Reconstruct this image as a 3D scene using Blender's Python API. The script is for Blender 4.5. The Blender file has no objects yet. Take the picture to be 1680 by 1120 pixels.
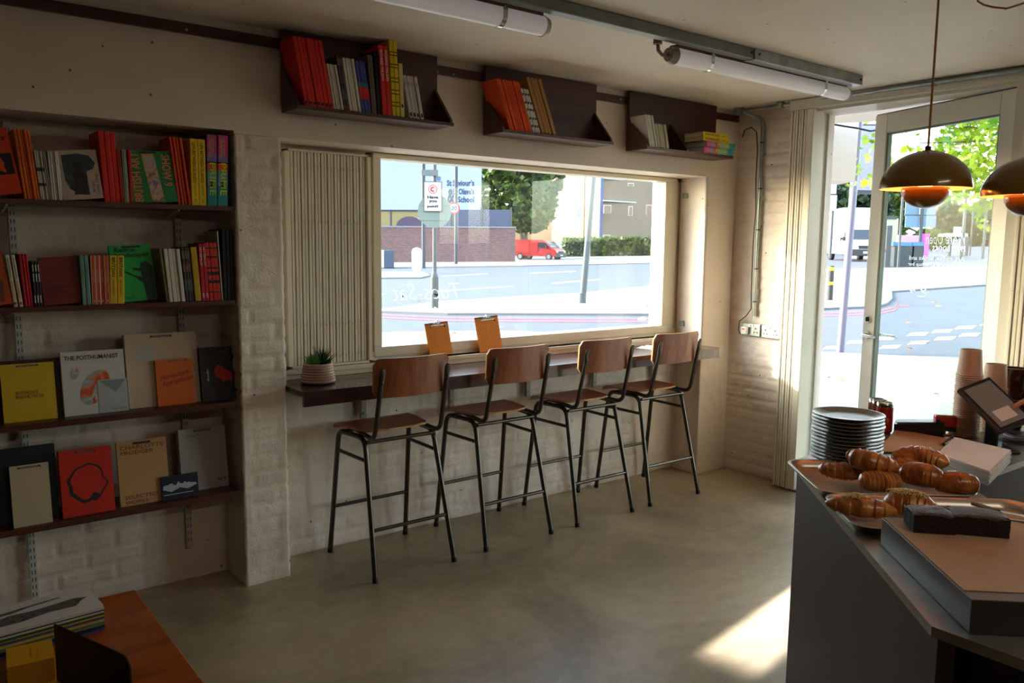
import bpy, bmesh, math, random
from mathutils import Vector, Matrix, noise
random.seed(7)
R=math.radians
col=bpy.context.scene.collection
# ---------------------------------------------------------------- camera model (fitted to the photograph; used to measure places)
F=1339.7; YAW,PITCH,ROLL=R(37.98),R(-6.834),R(-0.654); CH=1.57
fw=Vector((math.sin(YAW)*math.cos(PITCH),math.cos(YAW)*math.cos(PITCH),math.sin(PITCH)))
_r=Vector((math.cos(YAW),-math.sin(YAW),0)); _d=fw.cross(_r)
cr=_r*math.cos(ROLL)+_d*math.sin(ROLL); cd=-_r*math.sin(ROLL)+_d*math.cos(ROLL)
CP=Vector((0,0,CH))
def ray(x,y): return cr*((x-840)/F)+cd*((y-560)/F)+fw
def PZ(x,y,z): v=ray(x,y); return CP+v*((z-CH)/v.z)
def PX(x,y,X): v=ray(x,y); return CP+v*(X/v.x)
def PY(x,y,Y): v=ray(x,y); return CP+v*(Y/v.y)
def PP(x,y,p,n): v=ray(x,y); return CP+v*((Vector(p)-CP).dot(Vector(n))/v.dot(Vector(n)))
def D(x,y,d): return CP+ray(x,y)*d
GN=Vector((-.0222,.0098,1.)); GP=Vector((0,0,-.12))
def G(x,y): return PP(x,y,GP,GN)
def gz(x,y): return -.12+.0222*x-.0098*y
def dist(p): return (Vector(p)-CP).dot(fw)
# ---------------------------------------------------------------- materials
def lin(h):
    if isinstance(h,str):
        h=h.lstrip('#'); c=[int(h[i:i+2],16)/255 for i in (0,2,4)]
    else: c=[v/255 for v in h]
    return tuple((v/12.92 if v<=.04045 else ((v+.055)/1.055)**2.4) for v in c)+(1,)
MATS={}
def M(name,c,rough=.6,metal=0,bump=0,bscale=60,var=0,vscale=6,spec=.5,emit=None,estr=1,alpha=None,coat=0,trans=0,sss=0):
    if name in MATS: return MATS[name]
    m=bpy.data.materials.new(name); m.use_nodes=True; nt=m.node_tree; b=nt.nodes['Principled BSDF']
    b.inputs['Base Color'].default_value=lin(c); b.inputs['Roughness'].default_value=rough; b.inputs['Metallic'].default_value=metal
    b.inputs['Specular IOR Level'].default_value=spec; b.inputs['Coat Weight'].default_value=coat
    if emit: b.inputs['Emission Color'].default_value=lin(emit); b.inputs['Emission Strength'].default_value=estr
    if alpha is not None: b.inputs['Alpha'].default_value=alpha
    if trans: b.inputs['Transmission Weight'].default_value=trans
    if sss: b.inputs['Subsurface Weight'].default_value=sss; b.inputs['Subsurface Radius'].default_value=(.02,.008,.004)
    g=nt.nodes.new('ShaderNodeTexCoord')
    if var:
        n=nt.nodes.new('ShaderNodeTexNoise'); n.inputs['Scale'].default_value=vscale; n.inputs['Detail'].default_value=6
        nt.links.new(g.outputs['Object'],n.inputs['Vector'])
        r=nt.nodes.new('ShaderNodeValToRGB'); l=lin(c)
        r.color_ramp.elements[0].position=.3; r.color_ramp.elements[1].position=.7
        r.color_ramp.elements[0].color=tuple(max(0,v*(1-var)) for v in l[:3])+(1,)
        r.color_ramp.elements[1].color=tuple(min(1,v*(1+var*.6)) for v in l[:3])+(1,)
        nt.links.new(n.outputs['Fac'],r.inputs['Fac']); nt.links.new(r.outputs['Color'],b.inputs['Base Color'])
    if bump:
        n=nt.nodes.new('ShaderNodeTexNoise'); n.inputs['Scale'].default_value=bscale; n.inputs['Detail'].default_value=5
        nt.links.new(g.outputs['Object'],n.inputs['Vector'])
        u=nt.nodes.new('ShaderNodeBump'); u.inputs['Strength'].default_value=bump; u.inputs['Distance'].default_value=.01
        nt.links.new(n.outputs['Fac'],u.inputs['Height']); nt.links.new(u.outputs['Normal'],b.inputs['Normal'])
    MATS[name]=m; return m
def N(nt,t,**k):
    n=nt.nodes.new(t)
    for a,v in k.items():
        if a in n.inputs: n.inputs[a].default_value=v
        else: setattr(n,a,v)
    return n
def wood(name,c1,c2,rough=.4,scale=(1,12,12),coat=0,big=1.5):
    m=M(name,c1,rough,coat=coat); nt=m.node_tree; b=nt.nodes['Principled BSDF']
    tc=N(nt,'ShaderNodeTexCoord'); mp=N(nt,'ShaderNodeMapping'); mp.inputs['Scale'].default_value=scale
    nt.links.new(tc.outputs['Object'],mp.inputs['Vector'])
    n=N(nt,'ShaderNodeTexNoise',Scale=big,Detail=8,Roughness=.65,Distortion=.6); nt.links.new(mp.outputs[0],n.inputs['Vector'])
    w=N(nt,'ShaderNodeTexNoise',Scale=big*9,Detail=3); nt.links.new(mp.outputs[0],w.inputs['Vector'])
    a=N(nt,'ShaderNodeMath',operation='MULTIPLY_ADD'); a.inputs[1].default_value=.35
    nt.links.new(w.outputs['Fac'],a.inputs[0]); nt.links.new(n.outputs['Fac'],a.inputs[2])
    r=N(nt,'ShaderNodeValToRGB'); r.color_ramp.elements[0].position=.45; r.color_ramp.elements[1].position=.85
    r.color_ramp.elements[0].color=lin(c1); r.color_ramp.elements[1].color=lin(c2)
    nt.links.new(a.outputs[0],r.inputs['Fac']); nt.links.new(r.outputs['Color'],b.inputs['Base Color'])
    u=N(nt,'ShaderNodeBump',Strength=.06); nt.links.new(w.outputs['Fac'],u.inputs['Height']); nt.links.new(u.outputs['Normal'],b.inputs['Normal'])
    return m
def paint(name,c,stain=(150,120,92),amt=.35,rough=.55,bump=.25):
    """white paint on masonry or plaster with faint dirt"""
    m=M(name,c,rough); nt=m.node_tree; b=nt.nodes['Principled BSDF']
    g=N(nt,'ShaderNodeNewGeometry')
    n1=N(nt,'ShaderNodeTexNoise',Scale=2.2,Detail=7,Roughness=.62); n2=N(nt,'ShaderNodeTexNoise',Scale=26,Detail=6,Roughness=.7); n3=N(nt,'ShaderNodeTexNoise',Scale=95,Detail=4)
    for n in (n1,n2,n3): nt.links.new(g.outputs['Position'],n.inputs['Vector'])
    r=N(nt,'ShaderNodeValToRGB'); r.color_ramp.elements[0].position=.47; r.color_ramp.elements[1].position=.72
    r.color_ramp.elements[0].color=(0,0,0,1); r.color_ramp.elements[1].color=(amt,amt,amt,1)
    nt.links.new(n1.outputs['Fac'],r.inputs['Fac'])
    mx=N(nt,'ShaderNodeMix',data_type='RGBA'); mx.inputs[6].default_value=lin(c); mx.inputs[7].default_value=lin(stain)
    nt.links.new(r.outputs['Color'],mx.inputs[0])
    # small dark specks (old fixing holes)
    v=N(nt,'ShaderNodeTexVoronoi',Scale=9); nt.links.new(g.outputs['Position'],v.inputs['Vector'])
    sp=N(nt,'ShaderNodeMath',operation='LESS_THAN'); sp.inputs[1].default_value=.045; nt.links.new(v.outputs['Distance'],sp.inputs[0])
    mx2=N(nt,'ShaderNodeMix',data_type='RGBA'); mx2.inputs[7].default_value=lin((96,80,66)); nt.links.new(sp.outputs[0],mx2.inputs[0]); nt.links.new(mx.outputs[2],mx2.inputs[6])
    nt.links.new(mx2.outputs[2],b.inputs['Base Color'])
    ad=N(nt,'ShaderNodeMath',operation='ADD'); nt.links.new(n2.outputs['Fac'],ad.inputs[0]); nt.links.new(n3.outputs['Fac'],ad.inputs[1])
    u=N(nt,'ShaderNodeBump',Strength=bump,Distance=.006); nt.links.new(ad.outputs[0],u.inputs['Height']); nt.links.new(u.outputs['Normal'],b.inputs['Normal'])
    return m
def brickmat(name,c1,c2,mortar,scale=1.0,ax=(0,2),off=(0,0),w=.225,h=.075):
    m=M(name,c1,.85); nt=m.node_tree; b=nt.nodes['Principled BSDF']
    g=N(nt,'ShaderNodeTexCoord'); s=N(nt,'ShaderNodeSeparateXYZ'); cb=N(nt,'ShaderNodeCombineXYZ')
    nt.links.new(g.outputs['Object'],s.inputs[0]); nt.links.new(s.outputs[ax[0]],cb.inputs[0]); nt.links.new(s.outputs[ax[1]],cb.inputs[1])
    t=N(nt,'ShaderNodeTexBrick',Scale=scale); t.inputs['Color1'].default_value=lin(c1); t.inputs['Color2'].default_value=lin(c2); t.inputs['Mortar'].default_value=lin(mortar)
    t.inputs['Brick Width'].default_value=w; t.inputs['Row Height'].default_value=h; t.inputs['Mortar Size'].default_value=.01
    nt.links.new(cb.outputs[0],t.inputs['Vector']); nt.links.new(t.outputs['Color'],b.inputs['Base Color'])
    return m
def glassmat(name,tint=(246,250,248),ior=1.45,rough=0,dust=0):
    m=bpy.data.materials.new(name); m.use_nodes=True; nt=m.node_tree; nt.nodes.remove(nt.nodes['Principled BSDF']); o=nt.nodes['Material Output']
    t=N(nt,'ShaderNodeBsdfTransparent'); t.inputs[0].default_value=lin(tint); gl=N(nt,'ShaderNodeBsdfGlossy'); gl.inputs['Roughness'].default_value=rough
    f=N(nt,'ShaderNodeFresnel',IOR=ior); mx=N(nt,'ShaderNodeMixShader'); g_=N(nt,'ShaderNodeNewGeometry'); q1=N(nt,'ShaderNodeMath',operation='SUBTRACT'); q1.inputs[0].default_value=1; nt.links.new(g_.outputs['Backfacing'],q1.inputs[1]); q2=N(nt,'ShaderNodeMath',operation='MULTIPLY'); nt.links.new(f.outputs[0],q2.inputs[0]); nt.links.new(q1.outputs[0],q2.inputs[1]); nt.links.new(q2.outputs[0],mx.inputs[0]); nt.links.new(t.outputs[0],mx.inputs[1]); nt.links.new(gl.outputs[0],mx.inputs[2]); 
    if dust:
        tr=N(nt,'ShaderNodeBsdfTranslucent'); tr.inputs[0].default_value=(.9,.92,.95,1); g2=N(nt,'ShaderNodeNewGeometry'); mp=N(nt,'ShaderNodeMapping'); mp.inputs['Scale'].default_value=(1.5,1.5,.35); nn=N(nt,'ShaderNodeTexNoise',Scale=5,Detail=6); nt.links.new(g2.outputs['Position'],mp.inputs['Vector']); nt.links.new(mp.outputs[0],nn.inputs['Vector'])
        mr=N(nt,'ShaderNodeMapRange'); mr.inputs['From Min'].default_value=.3; mr.inputs['From Max'].default_value=.75; mr.inputs['To Min'].default_value=dust*.35; mr.inputs['To Max'].default_value=dust*1.8; nt.links.new(nn.outputs['Fac'],mr.inputs[0])
        m2=N(nt,'ShaderNodeMixShader'); nt.links.new(mr.outputs[0],m2.inputs[0]); nt.links.new(mx.outputs[0],m2.inputs[1]); nt.links.new(tr.outputs[0],m2.inputs[2]); mx=m2
    nt.links.new(mx.outputs[0],o.inputs['Surface'])
    MATS[name]=m; return m
def leafmat(name,c1,c2,tl=.45):
    m=bpy.data.materials.new(name); m.use_nodes=True; nt=m.node_tree; b=nt.nodes['Principled BSDF']; o=nt.nodes['Material Output']
    g=N(nt,'ShaderNodeNewGeometry'); n=N(nt,'ShaderNodeTexNoise',Scale=1.3,Detail=5); nt.links.new(g.outputs['Position'],n.inputs['Vector'])
    r=N(nt,'ShaderNodeValToRGB'); r.color_ramp.elements[0].position=.35; r.color_ramp.elements[1].position=.65; r.color_ramp.elements[0].color=lin(c1); r.color_ramp.elements[1].color=lin(c2)
    nt.links.new(n.outputs['Fac'],r.inputs['Fac']); nt.links.new(r.outputs['Color'],b.inputs['Base Color']); b.inputs['Roughness'].default_value=.5
    t=N(nt,'ShaderNodeBsdfTranslucent'); nt.links.new(r.outputs['Color'],t.inputs[0]); mx=N(nt,'ShaderNodeMixShader'); mx.inputs[0].default_value=tl
    nt.links.new(b.outputs[0],mx.inputs[1]); nt.links.new(t.outputs[0],mx.inputs[2]); nt.links.new(mx.outputs[0],o.inputs['Surface']); MATS[name]=m; return m
# ---------------------------------------------------------------- mesh builder
class MB:
    def __init__(s): s.v=[]; s.f=[]; s.m=[]; s.sm=[]
    def add(s,vs,fs,mi=0,smooth=False,mx=None):
        o=len(s.v)
        for p in vs:
            p=Vector(p); s.v.append(mx@p if mx else p)
        for f in fs: s.f.append([i+o for i in f]); s.m.append(mi); s.sm.append(smooth)
        return s
    def box(s,a,b,mi=0,mx=None,bev=0):
        x0,y0,z0=a; x1,y1,z1=b
        if bev>0:
            bm=bmesh.new(); bmesh.ops.create_cube(bm,size=1)
            for v in bm.verts: v.co=Vector(((x0+x1)/2+v.co.x*(x1-x0),(y0+y1)/2+v.co.y*(y1-y0),(z0+z1)/2+v.co.z*(z1-z0)))
            bmesh.ops.bevel(bm,geom=bm.edges[:],offset=bev,segments=2,profile=.5,affect='EDGES')
            vs=[v.co.copy() for v in bm.verts]; fs=[[v.index for v in f.verts] for f in bm.faces]; bm.free()
            return s.add(vs,fs,mi,False,mx)
        vs=[(x0,y0,z0),(x1,y0,z0),(x1,y1,z0),(x0,y1,z0),(x0,y0,z1),(x1,y0,z1),(x1,y1,z1),(x0,y1,z1)]
        return s.add(vs,[(0,3,2,1),(4,5,6,7),(0,1,5,4),(1,2,6,5),(2,3,7,6),(3,0,4,7)],mi,False,mx)
    def prism(s,pts,z0,z1,mi=0,mx=None):
        n=len(pts); vs=[(p[0],p[1],z0) for p in pts]+[(p[0],p[1],z1) for p in pts]
        fs=[list(range(n))[::-1],[i+n for i in range(n)]]+[(i,(i+1)%n,(i+1)%n+n,i+n) for i in range(n)]
        return s.add(vs,fs,mi,False,mx)
    def quad(s,a,b,c,d,mi=0): return s.add([a,b,c,d],[(0,1,2,3)],mi)
    def cyl(s,a,b,r0,r1=None,n=16,mi=0,smooth=True,cap=True):
        a=Vector(a); b=Vector(b); r1=r0 if r1 is None else r1
        ax=(b-a).normalized(); t=Vector((1,0,0)) if abs(ax.x)<.8 else Vector((0,1,0)); u=ax.cross(t).normalized(); w=ax.cross(u)
        vs=[]; 
        for p,r in ((a,r0),(b,r1)):
            for i in range(n): an=2*math.pi*i/n; vs.append(p+u*(r*math.cos(an))+w*(r*math.sin(an)))
        s.add(vs,[(i,(i+1)%n,(i+1)%n+n,i+n) for i in range(n)],mi,smooth)
        if cap: s.add(vs,[list(range(n))[::-1],[i+n for i in range(n)]],mi,False)
        return s
    def tube(s,pts,r,n=10,mi=0,cap=True,rs=None):
        pts=[Vector(p) for p in pts]; vs=[]; prev=None
        for i,p in enumerate(pts):
            ax=(pts[min(i+1,len(pts)-1)]-pts[max(i-1,0)]).normalized()
            if prev is None: t=Vector((0,0,1)) if abs(ax.z)<.9 else Vector((1,0,0)); u=ax.cross(t).normalized()
            else: u=(prev-ax*prev.dot(ax)).normalized()
            prev=u; w=ax.cross(u); rr=rs[i] if rs else r
            for k in range(n): an=2*math.pi*k/n; vs.append(p+u*(rr*math.cos(an))+w*(rr*math.sin(an)))
        m=len(pts); s.add(vs,[(i*n+k,i*n+(k+1)%n,(i+1)*n+(k+1)%n,(i+1)*n+k) for i in range(m-1) for k in range(n)],mi,True)
        if cap: s.add(vs[:n],[list(range(n))[::-1]],mi); s.add(vs[-n:],[list(range(n))],mi)
        return s
    def lathe(s,prof,c=(0,0,0),n=32,mi=0,mx=None,smooth=True):
        vs=[]; c=Vector(c)
        for r,z in prof:
            for k in range(n): an=2*math.pi*k/n; vs.append(c+Vector((r*math.cos(an),r*math.sin(an),z)))
        return s.add(vs,[(i*n+k,i*n+(k+1)%n,(i+1)*n+(k+1)%n,(i+1)*n+k) for i in range(len(prof)-1) for k in range(n)],mi,smooth,mx)
    def ball(s,c,r,mi=0,n=12,mx=None):
        rx,ry,rz=(r,r,r) if isinstance(r,(int,float)) else r; vs=[];m=n//2+1
        for i in range(m+1):
            th=math.pi*i/m
            for k in range(n): ph=2*math.pi*k/n; vs.append(Vector(c)+Vector((rx*math.sin(th)*math.cos(ph),ry*math.sin(th)*math.sin(ph),rz*math.cos(th))))
        return s.add(vs,[(i*n+k,(i+1)*n+k,(i+1)*n+(k+1)%n,i*n+(k+1)%n) for i in range(m) for k in range(n)],mi,True,mx)
    def build(s,name,mats,parent=None,loc=None,clean=False):
        me=bpy.data.meshes.new(name); me.from_pydata([tuple(v) for v in s.v],[],s.f)
        for m in (mats if isinstance(mats,(list,tuple)) else [mats]): me.materials.append(MATS[m] if isinstance(m,str) else m)
        me.polygons.foreach_set('material_index',s.m); me.polygons.foreach_set('use_smooth',s.sm)
        if clean:
            bm=bmesh.new(); bm.from_mesh(me); bmesh.ops.remove_doubles(bm,verts=bm.verts,dist=1e-5); bmesh.ops.recalc_face_normals(bm,faces=bm.faces); bm.to_mesh(me); bm.free()
        me.update(); o=bpy.data.objects.new(name,me); col.objects.link(o)
        if parent: o.parent=parent
        if loc is not None: o.location=loc
        return o
def E(name,label=None,cat=None,group=None,loc=(0,0,0),rot=(0,0,0)):
    o=bpy.data.objects.new(name,None); o.empty_display_size=.05; col.objects.link(o); o.location=loc; o.rotation_euler=rot
    return tag(o,label,cat,group)
def tag(o,label=None,cat=None,group=None,kind=None):
    if label: o['label']=label
    if cat: o['category']=cat
    if group: o['group']=group
    if kind: o['kind']=kind
    return o
def S(o): o['kind']='structure'; return o
KIDS={}
def copy_tree(o,parent=None):
    c=o.copy(); col.objects.link(c); c.parent=parent
    for ch in o.children: copy_tree(ch,c)
    return c
_tc={}
def text(name,s,mat,parent,origin,right,up,w=None,h=None,align='C',lift=.0006,bold=0,italic=0):
    """raised lettering: mesh in the parent's space. origin = centre (or left) of the word, right/up = reading axes"""
    k=(s,bold,italic)
    if k not in _tc:
        cu=bpy.data.curves.new('t','FONT'); cu.body=s; cu.size=1; cu.offset=bold; cu.shear=italic; cu.resolution_u=2; cu.align_x='LEFT'; cu.space_line=.85
        ob=bpy.data.objects.new('t',cu); me=bpy.data.meshes.new_from_object(ob); vs=[v.co.copy() for v in me.vertices]; fs=[list(p.vertices) for p in me.polygons]
        bpy.data.objects.remove(ob); bpy.data.curves.remove(cu); bpy.data.meshes.remove(me); _tc[k]=(vs,fs)
    vs,fs=_tc[k]; x0=min(v.x for v in vs); x1=max(v.x for v in vs); y0=min(v.y for v in vs); y1=max(v.y for v in vs)
    sx=(w/(x1-x0)) if w else None; sy=(h/(y1-y0)) if h else None
    sx=sx or sy; sy=sy or sx
    right=Vector(right).normalized(); up=Vector(up).normalized(); nn=right.cross(up); o=Vector(origin)
    cx=(x0+x1)/2 if align=='C' else x0
    mb=MB(); mb.add([o+right*((v.x-cx)*sx)+up*((v.y-(y0+y1)/2)*sy)+nn*lift for v in vs],fs); return mb.build(name,mat,parent)
def fuse(mbs):  # join several builders
    m=MB()
    for b in mbs: m.add(b.v,b.f); 
    return m
ORD=['leftmost','second','third','fourth','fifth','sixth','seventh','eighth','ninth','tenth','eleventh','twelfth','thirteenth','fourteenth','fifteenth','sixteenth','seventeenth','eighteenth','nineteenth','twentieth']
NUM={2:'two',3:'three',4:'four',5:'five',6:'six',7:'seven',8:'eight',9:'nine',10:'ten',11:'eleven',12:'twelve',13:'thirteen',14:'fourteen'}
# ---------------------------------------------------------------- shared materials
WHITE=paint('painted_brick',(229,215,202),amt=.30,bump=.35)
PLAST=paint('painted_plaster',(226,213,200),stain=(176,160,140),amt=.25,bump=.12)
CEIL=paint('ceiling_paint',(231,221,209),stain=(200,192,180),amt=.3,bump=.06)
CREAM=M('cream_gloss_paint','#ddd6c0',.35,bump=.05,bscale=40,var=.05)
SHUT=M('shutter_paint','#e4dcc8',.42,var=.04)
DOORP=M('door_paint','#d6d0c2',.4,var=.04)
STEEL=M('galvanised_steel','#9aa09c',.38,.85,bump=.05,var=.25,vscale=14)
TUBEM=M('dark_tube_steel','#55504a',.28,.9,var=.15,vscale=9)
CHROME=M('chrome','#c9c9c6',.15,1)
BLACK=M('black_plastic','#101012',.35); RUB=M('black_rubber','#0b0b0c',.7)
DARKW=wood('dark_stained_wood','#36170f','#522a1e',.4)
SHELFW=wood('shelf_wood','#3a1812','#5a2a1c',.4)
VENEER=wood('stool_veneer','#7e2c0c','#a8481a',.42,scale=(3,14,3),coat=.1)
VENB=wood('stool_back_veneer','#6e2f14','#9c5a30',.42,scale=(14,14,2.2),coat=.2)
TABLEW=wood('orange_table_wood','#7a3206','#b35a12',.3,scale=(3,10,10),coat=.3,big=1.2)
GLASS=glassmat('clear_glass'); GLASSR=glassmat('door_glass',ior=1.22); GLASSD=glassmat('dusty_glass',dust=.002)
PAPER=M('paper','#d9d2c4',.8); WPAP=M('white_paper','#e6e1d8',.75); KRAFT=M('kraft_paper','#b98a5e',.8,var=.08)
WINKT=leafmat('white_marker','#f4f2ee','#ffffff',.75); INK=M('black_ink','#151313',.7); LABEL=M('shelf_label','#1a1620',.5); WINK=M('white_ink','#e9e4da',.7)
SUN_E=3.3; SKY_E=.68; FILL_E=5; EXPO=1.46; GLINT=1.6
FILL_LAMPS=[(1.5,-.9)]
# ================================================================ ROOM SHELL
CZ=2.48; WY=3.55; RX=4.70
def relief(name,path,z0,z1,step,mat,amp=.010,nz=.0045,round_=True):
    pts=[];ts=[]
    segs=[(Vector(path[i]),Vector(path[i+1])) for i in range(len(path)-1)]
    acc=0; us=[]; ns=[]
    for i,(a,b) in enumerate(segs):
        L=(b-a).length; k=max(1,int(L/step)); t=(b-a)/L; n=Vector((t.y,-t.x))
        for j in range(k if i<len(segs)-1 else k+1):
            nn=n
            if j==0 and i>0:
                a0,b0=segs[i-1]; t0=(b0-a0).normalized(); nn=(n+Vector((t0.y,-t0.x))).normalized()
            pts.append(a+t*(L*j/k)); ns.append(nn); us.append(acc+L*j/k)
        acc+=L
    kz=max(2,int((z1-z0)/step)); vs=[]
    for i in range(kz+1):
        z=z0+(z1-z0)*i/kz
        for p,n,u in zip(pts,ns,us):
            u=p.x-p.y; am=amp*(.15 if (p.x>4.37 and p.x<4.69) else 1)
            wx=p.x+n.x*.3; wy=p.y+n.y*.3
            w1=noise.noise((p.x*3.1,p.y*3.1,z*3.1)); w2=noise.noise((p.x*17,p.y*17,z*17)); w3=noise.noise((p.x*55,p.y*55,z*55))
            zz=z+.006*w2+.004*w1; uu=u+.008*noise.noise((u*9,z*9,3.3))
            row=math.floor(zz/.075); fz=(zz/.075-row)*.075; fu=((uu+(.1125 if row%2 else 0))/.225)%1*.225
            dz=min(fz,.075-fz); du=min(fu,.225-fu)
            fill=max(0,min(1,.55+1.3*noise.noise((p.x*2.3+9,p.y*2.3,z*2.3))))   # some joints are filled by old render
            g=max(0,1-min(dz,du)/.011)**.8*fill
            h=-am*g+nz*w2*.7+nz*.45*w3+.003*w1+am*.4*noise.noise((row*7.1,math.floor((uu+(.1125 if row%2 else 0))/.225)*3.3,1.7))
            vs.append((p.x+n.x*h,p.y+n.y*h,z))
    m=len(pts); mb=MB(); mb.add(vs,[(i*m+k,i*m+k+1,(i+1)*m+k+1,(i+1)*m+k) for i in range(kz) for k in range(m-1)],0,True)
    o=mb.build(name,mat); return S(o)
# floor slab, ceiling
fm=M('concrete_floor','#9b8d78',.36); nt=fm.node_tree; b=nt.nodes['Principled BSDF']
g=N(nt,'ShaderNodeNewGeometry'); n1=N(nt,'ShaderNodeTexNoise',Scale=1.1,Detail=9,Roughness=.6,Distortion=.8); n2=N(nt,'ShaderNodeTexNoise',Scale=14,Detail=8,Roughness=.7); n3=N(nt,'ShaderNodeTexNoise',Scale=1.6,Detail=4)
mp=N(nt,'ShaderNodeMapping'); mp.inputs['Scale'].default_value=(5,22,1); mp.inputs['Rotation'].default_value=(0,0,.5)
for n in (n1,n2): nt.links.new(g.outputs['Position'],n.inputs['Vector'])
nt.links.new(g.outputs['Position'],mp.inputs['Vector']); nt.links.new(mp.outputs[0],n3.inputs['Vector'])
a=N(nt,'ShaderNodeMath',operation='MULTIPLY_ADD'); a.inputs[1].default_value=.3; nt.links.new(n2.outputs['Fac'],a.inputs[0]); nt.links.new(n1.outputs['Fac'],a.inputs[2])
r=N(nt,'ShaderNodeValToRGB'); r.color_ramp.elements[0].position=.42; r.color_ramp.elements[1].position=.86; r.color_ramp.elements[0].color=lin((126,112,90)); r.color_ramp.elements[1].color=lin((196,180,150))
e=r.color_ramp.elements.new(.64); e.color=lin((162,146,118))
nt.links.new(a.outputs[0],r.inputs['Fac']); nt.links.new(r.outputs['Color'],b.inputs['Base Color'])
rr=N(nt,'ShaderNodeMapRange'); rr.inputs['To Min'].default_value=.22; rr.inputs['To Max'].default_value=.5; nt.links.new(n3.outputs['Fac'],rr.inputs[0]); nt.links.new(rr.outputs[0],b.inputs['Roughness'])
u=N(nt,'ShaderNodeBump',Strength=.05,Distance=.01); nt.links.new(n2.outputs['Fac'],u.inputs['Height']); nt.links.new(u.outputs['Normal'],b.inputs['Normal'])
S(MB().box((-2.6,-3.2,-.12),(4.96,4.05,0)).build('floor','concrete_floor'))
S(MB().box((-2.6,-3.2,CZ),(4.96,4.05,CZ+.15)).build('ceiling',CEIL))
# solid cores behind the rough faces
m=MB(); m.box((-2.6,3.815,0),(1.27,4.05,CZ)); m.box((-2.6,WY+.02,2.045),(4.95,4.05,CZ)); m.box((1.27,WY+.03,0),(1.44,4.05,2.03)); m.box((-2.6,WY+.02,0),(-.75,4.05,CZ))
m.box((1.44,3.79,0),(4.42,4.0,.93)); m.box((4.42,WY+.03,0),(4.95,4.05,2.03)); m.box((4.72,2.985,0),(4.95,3.6,CZ))
S(m.build('wall_street',PLAST))
relief('wall_window',[(-.7,3.8),(1.25,3.8),(1.25,WY),(1.46,WY),(1.46,3.775),(4.40,3.775),(4.40,WY),(RX,WY),(RX,3.0)],0,.952,.0125,WHITE)
relief('wall_pier',[(-.7,3.8),(1.25,3.8),(1.25,WY),(1.46,WY),(1.46,3.775)],.952,2.03,.0125,WHITE)
relief('wall_corner',[(4.40,3.775),(4.40,WY),(RX,WY)],.952,2.025,.02,PLAST,amp=.0004,nz=.0012)
relief('wall_door',[(RX,WY),(RX,3.0)],.952,2.48,.0125,WHITE,amp=.015)
# smooth render band above niche and window, with rough lower arris
m=MB(); m.box((-2.6,WY-.002,2.036),(1.25,3.82,CZ-.001)); m.box((1.25,WY-.002,2.024),(RX+.02,3.82,CZ-.001))
S(m.build('wall_band',PLAST))
m=MB(); m.box((-2.75,-3.2,0),(-2.6,4.05,CZ)); S(m.build('wall_left',M('low_bounce_dark','#4a3c34',.7)))  # unseen wall, coloured dark to cut bounce light on the left
m=MB(); m.box((-2.75,-3.35,0),(4.95,-3.2,CZ)); S(m.build('wall_back',M('low_bounce_taupe','#6a5f55',.7)))  # unseen back wall, made dark to hold down bounce light
# door-side facade beyond the counter (out of the photograph): low wall, shop window added for daylight fill, end wall
m=MB(); m.box((4.72,0,0),(4.95,1.45,.35)); m.box((4.72,0,2.41),(4.95,1.45,CZ)); m.box((4.72,-3.2,0),(4.95,0,CZ)); S(m.build('wall_right',PLAST))
m=MB()
for y in (-.02,.68,1.39): m.box((4.74,y,.35),(4.82,y+.06,2.41))
m.box((4.74,0,.35),(4.82,1.45,.42)); m.box((4.74,0,2.35),(4.82,1.45,2.41)); S(m.build('added_window_2',CREAM))
w2=S(MB().box((4.77,0,.4),(4.778,1.42,2.37)).build('added_window_2_glass',GLASS)); 
# timber rail along the wall
def rail():
    t=E('wall_rail','long dark wooden rail fixed along the top of the wall behind the overhead shelves','rail')
    m=MB().box((-2.5,WY-.022,2.402),(RX-.02,WY-.002,2.443)); m.build('batten',DARKW,t)
    for x,y in ((306,49),(717,118),(744,122),(1018,163)):
        p=PY(x,y,WY-.022); MB().cyl(p,p+Vector((0,-.004,0)),.006,n=10).build('screw',STEEL,t)
rail()
# ---------------------------------------------------------------- window
ZG0,ZG1=1.024,1.995; XG0,XG1=2.08,4.245; YG=3.83
fr=MB()
fr.box((1.46,3.79,2.0),(4.42,3.90,2.05)); fr.box((1.46,3.775,.952),(4.40,3.90,1.0)); fr.box((1.46,3.80,.95),(1.565,3.90,2.04)); fr.box((4.375,3.79,.95),(4.44,3.90,2.04)); fr.box((2.0,3.79,1.0),(2.035,3.90,2.02))
fr.box((1.56,3.792,.99),(2.03,3.82,2.02)); fr.box((4.345,3.785,1.0),(4.38,3.86,2.02),bev=.002)
win=S(fr.build('window_1',CREAM))
m=MB(); m.box((2.036,3.770,.972),(XG1+.11,3.87,ZG0),bev=.003); m.box((2.036,3.770,ZG1),(XG1+.11,3.87,2.021),bev=.003); m.box((2.036,3.770,ZG0),(XG0,3.87,ZG1),bev=.003); m.box((XG1,3.770,ZG0),(XG1+.11,3.87,ZG1),bev=.003)
m.build('sash',CREAM,win)
MB().box((XG0-.01,YG,ZG0-.01),(XG1+.01,YG+.006,ZG1+.01)).build('glass',GLASSD,win)
m=MB(); m.box((1.462,3.715,.905),(4.395,3.80,.953),bev=.003); m.box((1.462,3.705,.93),(4.395,3.80,.953),bev=.003); m.build('window_sill',CREAM,win)
for x,y in ((603,295),(605,533)):
    p=PY(x,y,3.776); m=MB().box((-.012,-.002,-.028),(.012,.006,.028)); 
    for dz in (-.02,-.006,.008,.02): m.cyl((.004,-.003,dz),(.004,-.001,dz),.003,n=8)
    m.build('hinge',STEEL,win,p)
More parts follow.
